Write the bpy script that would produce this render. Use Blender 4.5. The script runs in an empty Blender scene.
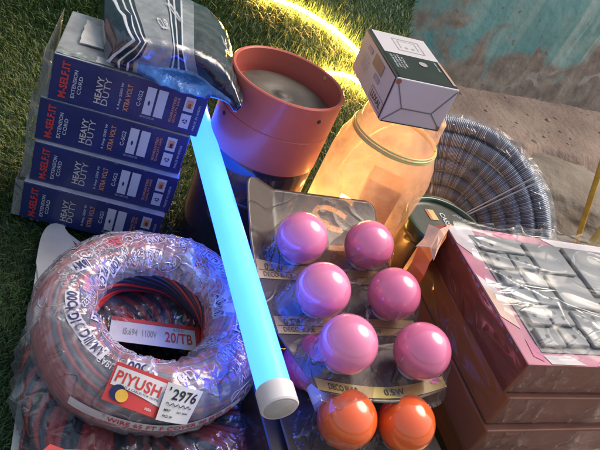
import bpy, bmesh, math, random
import numpy as np
from mathutils import Vector, Matrix, noise
random.seed(7); rng = np.random.default_rng(7)
PI = math.pi
scn = bpy.context.scene
COL = scn.collection

# ---------------------------------------------------------------- camera, world, sun, exposure
FP = 650.0; DEP = math.radians(35); ROLL = math.radians(26); CAM = np.array([0, 0, .52])
Fv = np.array([0, math.cos(DEP), -math.sin(DEP)])
R0 = np.array([1., 0, 0]); U0 = np.array([0, math.sin(DEP), math.cos(DEP)])
Rv = math.cos(ROLL)*R0 + math.sin(ROLL)*U0
Uv = -math.sin(ROLL)*R0 + math.cos(ROLL)*U0
cd = bpy.data.cameras.new('camera'); cam = bpy.data.objects.new('camera', cd); COL.objects.link(cam)
cd.sensor_width = 36; cd.lens = 36*FP/600; cd.clip_start = .01; cd.clip_end = 200
M = Matrix.Identity(4)
for i in range(3):
    M[i][0] = Rv[i]; M[i][1] = Uv[i]; M[i][2] = -Fv[i]; M[i][3] = CAM[i]
cam.matrix_world = M
scn.camera = cam

SUN_EL, SUN_AZ = 52, 40          # azimuth measured from +Y towards +X
world = bpy.data.worlds.new('World'); scn.world = world; world.use_nodes = True
nt = world.node_tree; bgn = nt.nodes['Background']
sky = nt.nodes.new('ShaderNodeTexSky'); sky.sky_type = 'NISHITA'; sky.sun_disc = False
sky.sun_elevation = math.radians(SUN_EL); sky.sun_rotation = math.radians(SUN_AZ)
sky.air_density = 1.6; sky.dust_density = 6.0; sky.ozone_density = .6
nt.links.new(sky.outputs[0], bgn.inputs[0]); bgn.inputs[1].default_value = .15
sd = bpy.data.lights.new('sun', 'SUN'); sun = bpy.data.objects.new('sun', sd); COL.objects.link(sun)
sd.energy = 1.35; sd.angle = math.radians(38); sd.color = (1, .93, .85)
el, az = math.radians(SUN_EL), math.radians(SUN_AZ)
dv = Vector((math.sin(az)*math.cos(el), math.cos(az)*math.cos(el), math.sin(el)))
sun.rotation_euler = dv.to_track_quat('Z', 'Y').to_euler()
scn.view_settings.view_transform = 'Standard'; scn.view_settings.look = 'None'
scn.view_settings.exposure = 0.42; scn.view_settings.gamma = 1
scn.cycles.use_denoising = True
scn.cycles.max_bounces = 10; scn.cycles.transparent_max_bounces = 24
scn.cycles.sample_clamp_indirect = 6

# ---------------------------------------------------------------- survey helpers (a photo point on a plane of known height)
def ray(px, py):
    d = Fv*FP + Rv*(px-300) - Uv*(py-225)
    return d/np.linalg.norm(d)
def atz(px, py, z):
    r = ray(px, py); return CAM + r*((z-CAM[2])/r[2])
def atd(px, py, t): return CAM + ray(px, py)*t

# ---------------------------------------------------------------- materials
def lk(t, a, b): t.links.new(a, b)
def mat(name, col, rough=.5, metal=0, var=.12, vs=40, bump=.0, bs=200, coat=0, alpha=1, emit=None, es=0,
        sss=0, col2=None, spec=.5, bdist=.001, thr=None):
    m = bpy.data.materials.new(name); m.use_nodes = True; t = m.node_tree; b = t.nodes['Principled BSDF']
    b.inputs['Roughness'].default_value = rough; b.inputs['Metallic'].default_value = metal
    b.inputs['Coat Weight'].default_value = coat; b.inputs['Coat Roughness'].default_value = .04
    b.inputs['Alpha'].default_value = alpha; b.inputs['Specular IOR Level'].default_value = spec
    tc = t.nodes.new('ShaderNodeTexCoord')
    n = t.nodes.new('ShaderNodeTexNoise'); n.inputs['Scale'].default_value = vs; n.inputs['Detail'].default_value = 5
    lk(t, tc.outputs['Object'], n.inputs['Vector'])
    r = t.nodes.new('ShaderNodeValToRGB')
    c = np.array(col[:3]); c2 = np.array(col2) if col2 is not None else c*(1-var)
    cb = np.clip(c*(1+var), 0, 1) if col2 is None else c
    a0, a1 = thr or (.3, .7)
    r.color_ramp.elements[0].position = a0; r.color_ramp.elements[1].position = a1
    r.color_ramp.elements[0].color = (*c2, 1); r.color_ramp.elements[1].color = (*cb, 1)
    lk(t, n.outputs['Fac'], r.inputs['Fac']); lk(t, r.outputs['Color'], b.inputs['Base Color'])
    if bump:
        n2 = t.nodes.new('ShaderNodeTexNoise'); n2.inputs['Scale'].default_value = bs; n2.inputs['Detail'].default_value = 6
        lk(t, tc.outputs['Object'], n2.inputs['Vector'])
        bp = t.nodes.new('ShaderNodeBump'); bp.inputs['Strength'].default_value = bump; bp.inputs['Distance'].default_value = bdist
        lk(t, n2.outputs['Fac'], bp.inputs['Height']); lk(t, bp.outputs['Normal'], b.inputs['Normal'])
    if emit:
        b.inputs['Emission Color'].default_value = (*emit, 1); b.inputs['Emission Strength'].default_value = es
    if sss:
        b.inputs['Subsurface Weight'].default_value = sss; b.inputs['Subsurface Radius'].default_value = (.01, .005, .005)
        b.inputs['Subsurface Scale'].default_value = .5
    return m

def film(name, tint=(.9, .92, .95), base=.05, edge=.5, milk_glint=.35, scale=30, crease=60, bump=.6, rough=.08, col=(.75, .77, .82), bd=.004, stretch=(1, 1, 1), diff=.5, spec=1.0):
    """clear wrapping film: mostly see-through, glossy, milky in patches, fold highlights painted pale along its creases"""
    m = bpy.data.materials.new(name); m.use_nodes = True; t = m.node_tree; t.nodes.clear()
    out = t.nodes.new('ShaderNodeOutputMaterial'); mix = t.nodes.new('ShaderNodeMixShader')
    tr = t.nodes.new('ShaderNodeBsdfTransparent'); tr.inputs[0].default_value = (*tint, 1)
    p = t.nodes.new('ShaderNodeBsdfPrincipled'); p.inputs['Base Color'].default_value = (*col, 1)
    p.inputs['Roughness'].default_value = rough; p.inputs['Specular IOR Level'].default_value = spec
    gl = t.nodes.new('ShaderNodeBsdfGlossy'); gl.inputs['Roughness'].default_value = rough; gl.inputs['Color'].default_value = (1, 1, 1, 1)
    mg = t.nodes.new('ShaderNodeMixShader'); mg.inputs[0].default_value = diff
    lk(t, gl.outputs[0], mg.inputs[1]); lk(t, p.outputs[0], mg.inputs[2])
    tc = t.nodes.new('ShaderNodeTexCoord'); mp = t.nodes.new('ShaderNodeMapping'); mp.inputs['Scale'].default_value = stretch
    lk(t, tc.outputs['Object'], mp.inputs['Vector'])
    n = t.nodes.new('ShaderNodeTexNoise'); n.inputs['Scale'].default_value = scale; n.inputs['Detail'].default_value = 5
    n.inputs['Distortion'].default_value = 1.2
    lk(t, mp.outputs[0], n.inputs['Vector'])
    v = t.nodes.new('ShaderNodeTexNoise'); v.inputs['Scale'].default_value = crease*.22; v.inputs['Detail'].default_value = 2.5; v.inputs['Distortion'].default_value = 2.2
    lk(t, mp.outputs[0], v.inputs['Vector'])
    vs_ = t.nodes.new('ShaderNodeMath'); vs_.operation = 'SUBTRACT'; lk(t, v.outputs['Fac'], vs_.inputs[0]); vs_.inputs[1].default_value = .5
    va = t.nodes.new('ShaderNodeMath'); va.operation = 'ABSOLUTE'; lk(t, vs_.outputs[0], va.inputs[0])
    cr = t.nodes.new('ShaderNodeMapRange'); cr.inputs['From Min'].default_value = 0; cr.inputs['From Max'].default_value = .03
    cr.inputs['To Min'].default_value = 1; cr.inputs['To Max'].default_value = 0
    lk(t, va.outputs[0], cr.inputs['Value'])
    pn = t.nodes.new('ShaderNodeMapRange'); pn.inputs['From Min'].default_value = .5; pn.inputs['From Max'].default_value = .72
    lk(t, n.outputs['Fac'], pn.inputs['Value'])
    mul = t.nodes.new('ShaderNodeMath'); mul.operation = 'MULTIPLY'; lk(t, cr.outputs[0], mul.inputs[0]); lk(t, pn.outputs[0], mul.inputs[1])
    mk = t.nodes.new('ShaderNodeMath'); mk.operation = 'MULTIPLY_ADD'; lk(t, pn.outputs[0], mk.inputs[0]); mk.inputs[1].default_value = milk_glint*.35
    m3 = t.nodes.new('ShaderNodeMath'); m3.operation = 'MULTIPLY'; lk(t, mul.outputs[0], m3.inputs[0]); m3.inputs[1].default_value = milk_glint  # pale crease lines imitate highlights on the folds
    lk(t, m3.outputs[0], mk.inputs[2])
    lw = t.nodes.new('ShaderNodeLayerWeight'); lw.inputs['Blend'].default_value = .35
    fe = t.nodes.new('ShaderNodeMath'); fe.operation = 'MULTIPLY_ADD'; lk(t, lw.outputs['Fresnel'], fe.inputs[0]); fe.inputs[1].default_value = edge; fe.inputs[2].default_value = base
    ad = t.nodes.new('ShaderNodeMath'); ad.operation = 'ADD'; ad.use_clamp = True
    lk(t, fe.outputs[0], ad.inputs[0]); lk(t, mk.outputs[0], ad.inputs[1])
    bp = t.nodes.new('ShaderNodeBump'); bp.inputs['Strength'].default_value = bump; bp.inputs['Distance'].default_value = bd
    hs = t.nodes.new('ShaderNodeMath'); hs.operation = 'MULTIPLY_ADD'; lk(t, cr.outputs[0], hs.inputs[0]); hs.inputs[1].default_value = .35; lk(t, n.outputs['Fac'], hs.inputs[2])
    lk(t, hs.outputs[0], bp.inputs['Height'])
    for s_ in (p, gl, lw): lk(t, bp.outputs[0], s_.inputs['Normal'])
    lk(t, ad.outputs[0], mix.inputs[0]); lk(t, tr.outputs[0], mix.inputs[1]); lk(t, mg.outputs[0], mix.inputs[2])
    lk(t, mix.outputs[0], out.inputs[0])
    return m

# ---------------------------------------------------------------- object helpers
def mesh_obj(name, V, Fc, m, parent=None, smooth=False, mi=None, uv=None):
    me = bpy.data.meshes.new(name); me.from_pydata([tuple(map(float, v)) for v in V], [], Fc)
    for mm in (m if isinstance(m, (list, tuple)) else [m]): me.materials.append(mm)
    if mi is not None: me.polygons.foreach_set('material_index', mi)
    if smooth: me.polygons.foreach_set('use_smooth', [True]*len(me.polygons))
    if uv is not None:
        l = me.uv_layers.new(name='UVMap'); idx = np.zeros(len(me.loops), int); me.loops.foreach_get('vertex_index', idx)
        l.data.foreach_set('uv', np.asarray(uv, float)[idx].ravel())
    me.update(); o = bpy.data.objects.new(name, me); COL.objects.link(o)
    if parent is not None: o.parent = parent
    return o
def tag(o, label=None, cat=None, group=None, kind=None):
    if label: o['label'] = label
    if cat: o['category'] = cat
    if group: o['group'] = group
    if kind: o['kind'] = kind
    return o
def thing(name, label, cat, loc=(0, 0, 0), rz=0, group=None):
    o = bpy.data.objects.new(name, None); COL.objects.link(o); o.empty_display_size = .02
    o.location = [float(x) for x in loc]; o.rotation_euler = (0, 0, rz); return tag(o, label, cat, group)
def inv(o):
    return (Matrix.Translation(o.location) @ o.rotation_euler.to_matrix().to_4x4()).inverted()
def wobj(name, V, Fc, m, parent, **k):          # vertices given in world space
    I = inv(parent); return mesh_obj(name, [I @ Vector([float(c) for c in v]) for v in V], Fc, m, parent, **k)
class MB:
    def __init__(s): s.v = []; s.f = []; s.mi = []
    def add(s, V, Fc, mi=0):
        n = len(s.v); s.v += [tuple(v) for v in V]; s.f += [tuple(i+n for i in f) for f in Fc]; s.mi += [mi]*len(Fc)
    def box(s, x0, y0, z0, x1, y1, z1, mi=0, bev=0.0, seg=2):
        bm = bmesh.new(); bmesh.ops.create_cube(bm, size=1)
        for v in bm.verts: v.co = Vector((x0+(v.co.x+.5)*(x1-x0), y0+(v.co.y+.5)*(y1-y0), z0+(v.co.z+.5)*(z1-z0)))
        if bev: bmesh.ops.bevel(bm, geom=bm.edges[:], offset=bev, segments=seg, affect='EDGES', profile=.5)
        bm.verts.index_update(); s.add([v.co[:] for v in bm.verts], [[v.index for v in f.verts] for f in bm.faces], mi); bm.free()
    def lathe(s, prof, n=48, mi=0, c=(0, 0, 0), closed=False):
        V = []; Fc = []; k = len(prof)
        for j in range(n):
            a = 2*PI*j/n
            for r, z in prof: V.append((c[0]+r*math.cos(a), c[1]+r*math.sin(a), c[2]+z))
        for j in range(n):
            for i in range(k-1 if not closed else k):
                i2 = (i+1) % k; Fc.append((j*k+i, ((j+1) % n)*k+i, ((j+1) % n)*k+i2, j*k+i2))
        s.add(V, Fc, mi)
    def tube(s, pts, r, n=10, mi=0, cap=True):
        P = [np.array(p, float) for p in pts]; V = []; Fc = []; N = len(P)
        up = np.array([0, 0, 1.]); prev = None
        for i, p in enumerate(P):
            t = P[min(i+1, N-1)]-P[max(i-1, 0)]; t = t/(np.linalg.norm(t)+1e-12)
            if prev is None:
                a = up if abs(t@up) < .9 else np.array([1., 0, 0]); x = np.cross(a, t)
            else: x = prev-t*(prev@t)
            x /= np.linalg.norm(x); prev = x; y = np.cross(t, x); rr = r[i] if hasattr(r, '__len__') else r
            for j in range(n):
                a = 2*PI*j/n; V.append(p+rr*(math.cos(a)*x+math.sin(a)*y))
        for i in range(N-1):
            for j in range(n):
                k = (j+1) % n; Fc.append((i*n+j, i*n+k, (i+1)*n+k, (i+1)*n+j))
        if cap: Fc.append(tuple(range(n))[::-1]); Fc.append(tuple((N-1)*n+j for j in range(n)))
        s.add(V, Fc, mi)
    def build(s, name, m, parent=None, smooth=False, world=False):
        if world: return wobj(name, s.v, s.f, m, parent, smooth=smooth, mi=s.mi)
        return mesh_obj(name, s.v, s.f, m, parent, smooth=smooth, mi=s.mi)
def smooth_angle(o, ang=35):
    me = o.data; me.polygons.foreach_set('use_smooth', [True]*len(me.polygons))
    bm = bmesh.new(); bm.from_mesh(me)
    for e in bm.edges:
        if len(e.link_faces) == 2 and e.calc_face_angle(0) > math.radians(ang): e.smooth = False
    bm.to_mesh(me); bm.free(); return o
def spline(P, n):
    P = [np.array(p, float) for p in P]; P = [2*P[0]-P[1]]+P+[2*P[-1]-P[-2]]; out = []
    for i in range(1, len(P)-2):
        for k in range(n):
            t = k/n; a, b, c, d = P[i-1:i+3]
            out.append(.5*((2*b)+(c-a)*t+(2*a-5*b+4*c-d)*t*t+(3*b-a-3*c+d)*t**3))
    out.append(P[-2]); return out
_tc = {}
def glyphs(s, bold=.0):
    """text as flat faces, centred, cap height about 1 -> (verts Nx2, faces)"""
    if (s, bold) in _tc: return _tc[(s, bold)]
    cu = bpy.data.curves.new('lettering', 'FONT'); cu.body = s; cu.size = 1.4; cu.align_x = 'CENTER'; cu.align_y = 'CENTER'
    cu.resolution_u = 3; cu.offset = bold; cu.space_character = 1.05
    o = bpy.data.objects.new('lettering', cu); me = o.to_mesh()
    V = np.array([v.co[:2] for v in me.vertices]).reshape(-1, 2); Fc = [tuple(p.vertices) for p in me.polygons]
    o.to_mesh_clear(); bpy.data.objects.remove(o); bpy.data.curves.remove(cu)
    if len(V): V = V-(V.max(0)+V.min(0))/2
    _tc[(s, bold)] = (V, Fc); return V, Fc
def put_text(mb, s, fn, cx, cy, w, h, rot=0, mi=0, bold=0.02):
    """fit text s in a w x h box centred at cx,cy turned by rot; fn maps (x,y) to 3D"""
    V, Fc = glyphs(s, bold)
    if not len(V): return
    e = V.max(0)-V.min(0); S = V/e*np.array([w, h]); c, sn = math.cos(rot), math.sin(rot)
    mb.add([fn(cx+c*x-sn*y, cy+sn*x+c*y) for x, y in S], Fc, mi)
def put_rect(mb, fn, x0, y0, x1, y1, mi=0, nx=1, ny=1):
    V = [fn(x0+(x1-x0)*i/nx, y0+(y1-y0)*j/ny) for j in range(ny+1) for i in range(nx+1)]
    mb.add(V, [(j*(nx+1)+i, j*(nx+1)+i+1, (j+1)*(nx+1)+i+1, (j+1)*(nx+1)+i) for j in range(ny) for i in range(nx)], mi)
def put_disc(mb, fn, cx, cy, rx, ry, mi=0, n=20):
    mb.add([fn(cx+rx*math.cos(2*PI*k/n), cy+ry*math.sin(2*PI*k/n)) for k in range(n)], [tuple(range(n))], mi)

# ---------------------------------------------------------------- palette
M_blue = mat('blue_print', (.018, .027, .115), .36, var=.2, vs=30, bump=.5, bs=16, coat=.25, bdist=.006)
M_greyfilm = mat('grey_carton', (.30, .30, .32), .3, var=.25, vs=50, bump=.5, bs=90, coat=.6, bdist=.003)
M_sidec = mat('carton_end', (.17, .15, .135), .45, var=.25, vs=40, coat=.3)
M_white = mat('white_ink', (.50, .52, .56), .5, var=.06)
M_cream = mat('cream_ink', (.55, .50, .42), .5, var=.06)
M_red = mat('red_ink', (.55, .045, .04), .5, var=.1)
M_orange = mat('orange_ink', (.60, .26, .12), .5, var=.1)
M_black = mat('black_ink', (.02, .02, .025), .5)
M_dkblue = mat('navy_ink', (.02, .025, .09), .4)
M_scuff = mat('rubbed_card', (.12, .13, .24), .7, var=.3)
M_yellow = mat('yellow_ink', (.8, .45, .06), .5)
M_paper = mat('paper', (.52, .5, .47), .8, var=.12, vs=80, bump=.3, bs=200)
M_greyink = mat('grey_ink', (.33, .32, .31), .8)

# ================================================================ SETTING
# ---- ground: one sheet with an eroded earth ledge in front of the wall
WY = math.radians(37.5); wu = np.array([math.cos(WY), math.sin(WY)]); wn = np.array([-math.sin(WY), math.cos(WY)])
WP = np.array([.32, 2.632])
def ground_z(x, y):
    q = np.array([x, y])-WP; a = q@wu; d = -(q@wn)            # d = metres in front of the wall
    edge = .36+.10*noise.noise(Vector((a*2.2, 3.1, 0)))+.05*noise.noise(Vector((a*7, 1.1, 4)))+.12*max(0, min(1, a))
    z = -.35
    s = max(0, min(1, (d-edge)/.10)); s = s*s*(3-2*s)
    z -= .15*s
    rough = noise.fractal(Vector((x*3, y*3, 0)), .9, 2.1, 5)
    z += rough*(.008+.045*s)+.004*noise.noise(Vector((x*30, y*30, 2)))
    if s > 0: z += .06*s*max(0, noise.noise(Vector((x*9, y*9, 7))))
    return z
def lines(a, b, lo, hi, n_in, n_out):
    inn = np.linspace(lo, hi, n_in); l = lo-np.geomspace(.05, lo-a, n_out)[::-1]; r = hi+np.geomspace(.05, b-hi, n_out)
    return np.concatenate([l, inn, r])
gx = lines(-60, 60, -.2, 2.0, 170, 16); gy = lines(-60, 60, 1.2, 4.0, 210, 16)
V = [(x, y, ground_z(x, y)) for y in gy for x in gx]; nx = len(gx)
Fc = [(j*nx+i, j*nx+i+1, (j+1)*nx+i+1, (j+1)*nx+i) for j in range(len(gy)-1) for i in range(nx-1)]
M_dirt = mat('earth', (.42, .30, .235), .95, col2=(.26, .18, .14), vs=4, bump=.9, bs=45, bdist=.012, thr=(.3, .6))
tag(mesh_obj('ground', V, Fc, M_dirt, smooth=True), kind='structure')

# ---- turquoise wall with peeling paint and rain streaks (pattern in the wall's own coordinates)
def wall_material():
    m = bpy.data.materials.new('peeling_turquoise_paint'); m.use_nodes = True; t = m.node_tree; b = t.nodes['Principled BSDF']
    b.inputs['Roughness'].default_value = .85
    tc = t.nodes.new('ShaderNodeTexCoord')
    def nz(scale, detail=6, st=(1, 1, 1), dist=0):
        mp = t.nodes.new('ShaderNodeMapping'); mp.inputs['Scale'].default_value = st; lk(t, tc.outputs['Object'], mp.inputs[0])
        n = t.nodes.new('ShaderNodeTexNoise'); n.inputs['Scale'].default_value = scale; n.inputs['Detail'].default_value = detail
        n.inputs['Distortion'].default_value = dist; lk(t, mp.outputs[0], n.inputs['Vector']); return n.outputs['Fac']
    def rng_(x, a, b_, c=0, d=1):
        r = t.nodes.new('ShaderNodeMapRange'); r.inputs[1].default_value = a; r.inputs[2].default_value = b_
        r.inputs[3].default_value = c; r.inputs[4].default_value = d; lk(t, x, r.inputs[0]); return r.outputs[0]
    def mx(f, c1, c2):
        x = t.nodes.new('ShaderNodeMix'); x.data_type = 'RGBA'; lk(t, f, x.inputs[0])
        for s_, c in ((6, c1), (7, c2)):
            if isinstance(c, tuple): x.inputs[s_].default_value = (*c, 1)
            else: lk(t, c, x.inputs[s_])
        return x.outputs[2]
    def ma(op, a, b_):
        x = t.nodes.new('ShaderNodeMath'); x.operation = op; x.use_clamp = True
        for i, c in enumerate((a, b_)):
            if isinstance(c, (int, float)): x.inputs[i].default_value = c
            else: lk(t, c, x.inputs[i])
        return x.outputs[0]
    sx = t.nodes.new('ShaderNodeSeparateXYZ'); lk(t, tc.outputs['Object'], sx.inputs[0])
    base = mx(rng_(nz(2.2, 7), .3, .7), (.10, .29, .30), (.24, .46, .43))
    lite = rng_(nz(9, 8, (1, 1, .6), .6), .50, .68)
    base = mx(ma('MULTIPLY', lite, .5), base, (.38, .52, .47))
    # pale drips, stronger along the wall to the right
    drip = ma('MULTIPLY', rng_(nz(6, 5, (3.2, 1, .22)), .48, .62), rng_(sx.outputs[0], -.1, .6))
    base = mx(ma('MULTIPLY', drip, .8), base, (.50, .60, .54))
    right = rng_(sx.outputs[0], .4, 1.2)
    base = mx(ma('MULTIPLY', right, .35), base, (.36, .42, .36))
    # bare brown plaster, mostly at the foot
    h = ma('ADD', rng_(sx.outputs[2], .0, .50, .95, 0), rng_(nz(5, 9, dist=.8), .35, .75, -.30, .50))
    vd = t.nodes.new('ShaderNodeVectorMath'); vd.operation = 'DISTANCE'; lk(t, tc.outputs['Object'], vd.inputs[0]); vd.inputs[1].default_value = (.78, 0, .22)
    h = ma('ADD', h, rng_(vd.outputs['Value'], .0, .30, .32, 0))
    bare = rng_(h, .45, .70)
    brown = mx(rng_(nz(14, 8), .35, .65), (.20, .13, .10), (.38, .29, .23))
    base = mx(ma('MULTIPLY', bare, .88), base, brown)
    # chips of white and rust
    ch = rng_(nz(26, 4, dist=.5), .66, .69); base = mx(ma('MULTIPLY', ch, .75), base, (.24, .14, .11))
    ch2 = ma('MULTIPLY', rng_(nz(11, 9, dist=1.5), .60, .63), rng_(nz(3, 3), .5, .6)); base = mx(ma('MULTIPLY', ch2, .8), base, (.44, .40, .36))
    lk(t, base, b.inputs['Base Color'])
    bp = t.nodes.new('ShaderNodeBump'); bp.inputs['Strength'].default_value = .8; bp.inputs['Distance'].default_value = .02
    hh = ma('ADD', ma('MULTIPLY', nz(18, 9), .6), ma('MULTIPLY', bare, -.3)); lk(t, hh, bp.inputs['Height']); lk(t, bp.outputs[0], b.inputs['Normal'])
    return m
nxw, nzw = 160, 60; V = []
for k in range(nzw+1):
    for i in range(nxw+1):
        a = -3+7*i/nxw; z = -.1+2.6*k/nzw
        V.append((a, -.015*noise.noise(Vector((a*4, z*4, 1)))-.012*math.exp(-max(z, 0)*9), z))
Fc = [(j*(nxw+1)+i, j*(nxw+1)+i+1, (j+1)*(nxw+1)+i+1, (j+1)*(nxw+1)+i) for j in range(nzw) for i in range(nxw)]
mb = MB(); mb.add(V, Fc); mb.box(-3, .05, -.1, 4, .25, 2.5)
wl = mb.build('wall', wall_material(), smooth=False); wl.location = (WP[0], WP[1], -.35); wl.rotation_euler = (0, 0, WY)
wl.data.polygons.foreach_set('use_smooth', [True]*len(wl.data.polygons))
tag(wl, 'weathered turquoise plaster wall with peeling paint and a brown stained foot', 'wall')

# ---- low display table under everything
M_wood = mat('table_wood', (.16, .10, .06), .6, col2=(.09, .055, .035), vs=12, bump=.3)
tb = thing('display_table', 'low wooden table under the goods, covered with artificial turf', 'table', (-.2, .8, -.42))
mb = MB(); mb.box(-.9, -.9, .385, .26, .98, .415, bev=.003); mb.box(.2605, -.9, .385, .60, -.06, .415, bev=.003); mb.build('tabletop', M_wood, tb)
for lx, ly in ((-.85, -.8), (-.85, .9), (.2, .9), (.55, -.8), (.55, -.12)):
    mb = MB(); mb.box(lx-.025, ly-.025, -.03, lx+.025, ly+.025, .384, bev=.003); mb.build('leg', M_wood, tb)

# ---- artificial turf
def sst(a, b, x): t = np.clip((x-a)/(b-a), 0, 1); return t*t*(3-2*t)
def turf_h(x, y):
    x = np.asarray(x, float); y = np.asarray(y, float)
    return .15*sst(.78, 1.32, y+.12*x)-.5*sst(1.42, 1.75, y)+.004*np.sin(x*21+y*9)*sst(.6, .9, y)
def turf_right(y): return np.where(y < .745, .38, .40-.40*sst(.745, .80, y)+.055-.05*sst(1.0, 1.4, y))
def on_turf(px, py, dz=0):
    r = ray(px, py); t = .3
    while t < 3:
        p = CAM+r*t
        if p[2] <= turf_h(p[0], p[1])+dz: return p
        t += .002
    return CAM+r*1.6
ys = np.linspace(.05, 1.7, 140); V = []; n = 90
for y in ys:
    xr = float(turf_right(y)); 
    for i in range(n):
        x = -1.15+(xr+1.15)*i/(n-1); V.append((x, y, float(turf_h(x, y))))
Fc = [(j*n+i, j*n+i+1, (j+1)*n+i+1, (j+1)*n+i) for j in range(len(ys)-1) for i in range(n-1)]
M_tb = mat('turf_backing', (.03, .045, .02), .9)
tag(mesh_obj('turf_mat', V, Fc, M_tb, smooth=True), kind='structure')
def blades():
    N = 460000
    y = .12+1.45*rng.random(N)**1.0; x = -1.05+1.5*rng.random(N)
    keep = (x < turf_right(y)+.004) & (x < .10+.3*(y < .4)) & (rng.random(N) < np.clip(1.25-.55*y, .35, 1))
    # keep only what the picture or a step aside could see
    P = np.stack([x, y, turf_h(x, y)], 1)-CAM; zz = P@Fv; px = 300+FP*(P@Rv)/zz; py = 225-FP*(P@Uv)/zz
    keep &= (px > -330) & (px < 520) & (py > -260) & (py < 620) & ~((px > 150) & (py > 330))
    x, y, zz = x[keep], y[keep], zz[keep]; n = len(x); z = turf_h(x, y)
    far = sst(.75, 1.2, y); L = (.011+.006*rng.random(n))*(1+1.3*far); W = .00042*(1+.9*far)*(.8+.5*rng.random(n))
    fl = np.sin(x*7+1.3)+np.cos(y*6+x*3); a = fl*1.1+rng.normal(0, 1.0, n); b = a+PI/2+rng.normal(0, .5, n)
    lean = np.abs(rng.normal(.55, .35, n)); d = np.stack([np.cos(a), np.sin(a), 0*a], 1); wv = np.stack([np.cos(b), np.sin(b), 0*a], 1)
    base = np.stack([x, y, z-.001], 1); up = np.array([0, 0, 1.])
    m1 = base+(up*.55+d*(lean*.25)[:, None])*L[:, None]
    tip = base+(up*(.95-.25*np.clip(lean, 0, 1.5))[:, None]+d*(lean*.85)[:, None])*L[:, None]
    Wc = W[:, None]
    vv = np.stack([base-wv*Wc, base+wv*Wc, m1+wv*Wc*.9, m1-wv*Wc*.9, tip], 1).reshape(-1, 3)
    me = bpy.data.meshes.new('turf_blades'); me.vertices.add(n*5); me.vertices.foreach_set('co', vv.ravel())
    o5 = np.arange(n)[:, None]*5; li = np.concatenate([o5+np.array([0, 1, 2, 3]), o5+np.array([3, 2, 4])], 1).ravel()
    me.loops.add(n*7); me.loops.foreach_set('vertex_index', li)
    ls = (np.arange(n)[:, None]*7+np.array([0, 4])).ravel(); me.polygons.add(n*2); me.polygons.foreach_set('loop_start', ls)
    at = me.attributes.new('tone', 'FLOAT', 'POINT'); at.data.foreach_set('value', np.repeat(rng.random(n), 5).astype('f'))
    me.update(calc_edges=True)
    m = bpy.data.materials.new('turf_blade'); m.use_nodes = True; t = m.node_tree; b_ = t.nodes['Principled BSDF']
    an = t.nodes.new('ShaderNodeAttribute'); an.attribute_name = 'tone'; r = t.nodes.new('ShaderNodeValToRGB'); cr = r.color_ramp
    cr.elements[0].color = (.04, .08, .03, 1); cr.elements[1].color = (.11, .15, .06, 1)
    for p_, c in ((.35, (.04, .095, .028)), (.7, (.065, .13, .038)), (.9, (.13, .20, .06))):
        e = cr.elements.new(p_); e.color = (*c, 1)
    lk(t, an.outputs['Fac'], r.inputs[0]); lk(t, r.outputs[0], b_.inputs['Base Color']); b_.inputs['Roughness'].default_value = .42
    me.materials.append(m); o = bpy.data.objects.new('artificial_grass', me); COL.objects.link(o); return o
tag(blades(), 'dark green artificial grass blades of the turf under the goods', 'artificial grass', kind='stuff')

# ---- grey post and black cable past the turf's far corner
P0 = atd(408, -4, 2.2)
t_ = thing('concrete_post', 'pale grey post beyond the far corner of the turf', 'post', (P0[0]-.05, P0[1]+.05, -.36))
mb = MB(); mb.box(-.06, -.05, 0, .05, .05, .62, bev=.006); mb.build('post', mat('pale_concrete', (.42, .40, .38), .8, var=.2, vs=20, bump=.5, bs=60), t_)
mb = MB(); mb.tube([(.062, -.05, z) for z in np.linspace(.0, .66, 12)], .009); mb.build('cable', M_black, t_, smooth=True)

# ---- half buried stone under the ledge
sb = atz(572, 205, -.46); stn = thing('stone', 'pale grey half buried stone below the dirt ledge', 'stone', (sb[0], sb[1], -.46))
bm = bmesh.new(); bmesh.ops.create_icosphere(bm, subdivisions=5, radius=1)
for v in bm.verts:
    p = v.co.copy(); kk = 1+.28*noise.noise(p*1.3)+.10*noise.noise(p*3.5)+.03*noise.noise(p*11); v.co = Vector((p.x*.42, p.y*.26, p.z*.11))*kk
mesh_obj('rock', [v.co[:] for v in bm.verts], [[x.index for x in f.verts] for f in bm.faces], mat('grey_stone', (.36, .30, .24), .9, col2=(.22, .17, .13), vs=7, bump=.8, bs=40, bdist=.01), stn, smooth=True); bm.free()

# ---- small pebbles and grit on the earth
mb = MB()
for k in range(120):
    a, d_ = random.uniform(-.2, 1.6), random.uniform(.03, 1.1); x, y = WP+wu*a-wn*d_; r_ = random.uniform(.002, .008)*(1.6 if random.random() < .1 else 1)
    bm = bmesh.new(); bmesh.ops.create_icosphere(bm, subdivisions=2, radius=r_)
    for v in bm.verts: v.co = v.co*(1+.3*noise.noise(v.co*90+Vector((k, 0, 0))))
    mb.add([(v.co.x*1.2+x, v.co.y+y, v.co.z*.7+ground_z(x, y)+r_*.3) for v in bm.verts], [[v.index for v in f.verts] for f in bm.faces]); bm.free()
tag(mb.build('pebbles', mat('pebble', (.40, .31, .25), .9, var=.4, vs=30), None), 'small pebbles and grit scattered on the brown earth', 'pebbles', kind='stuff')

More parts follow.
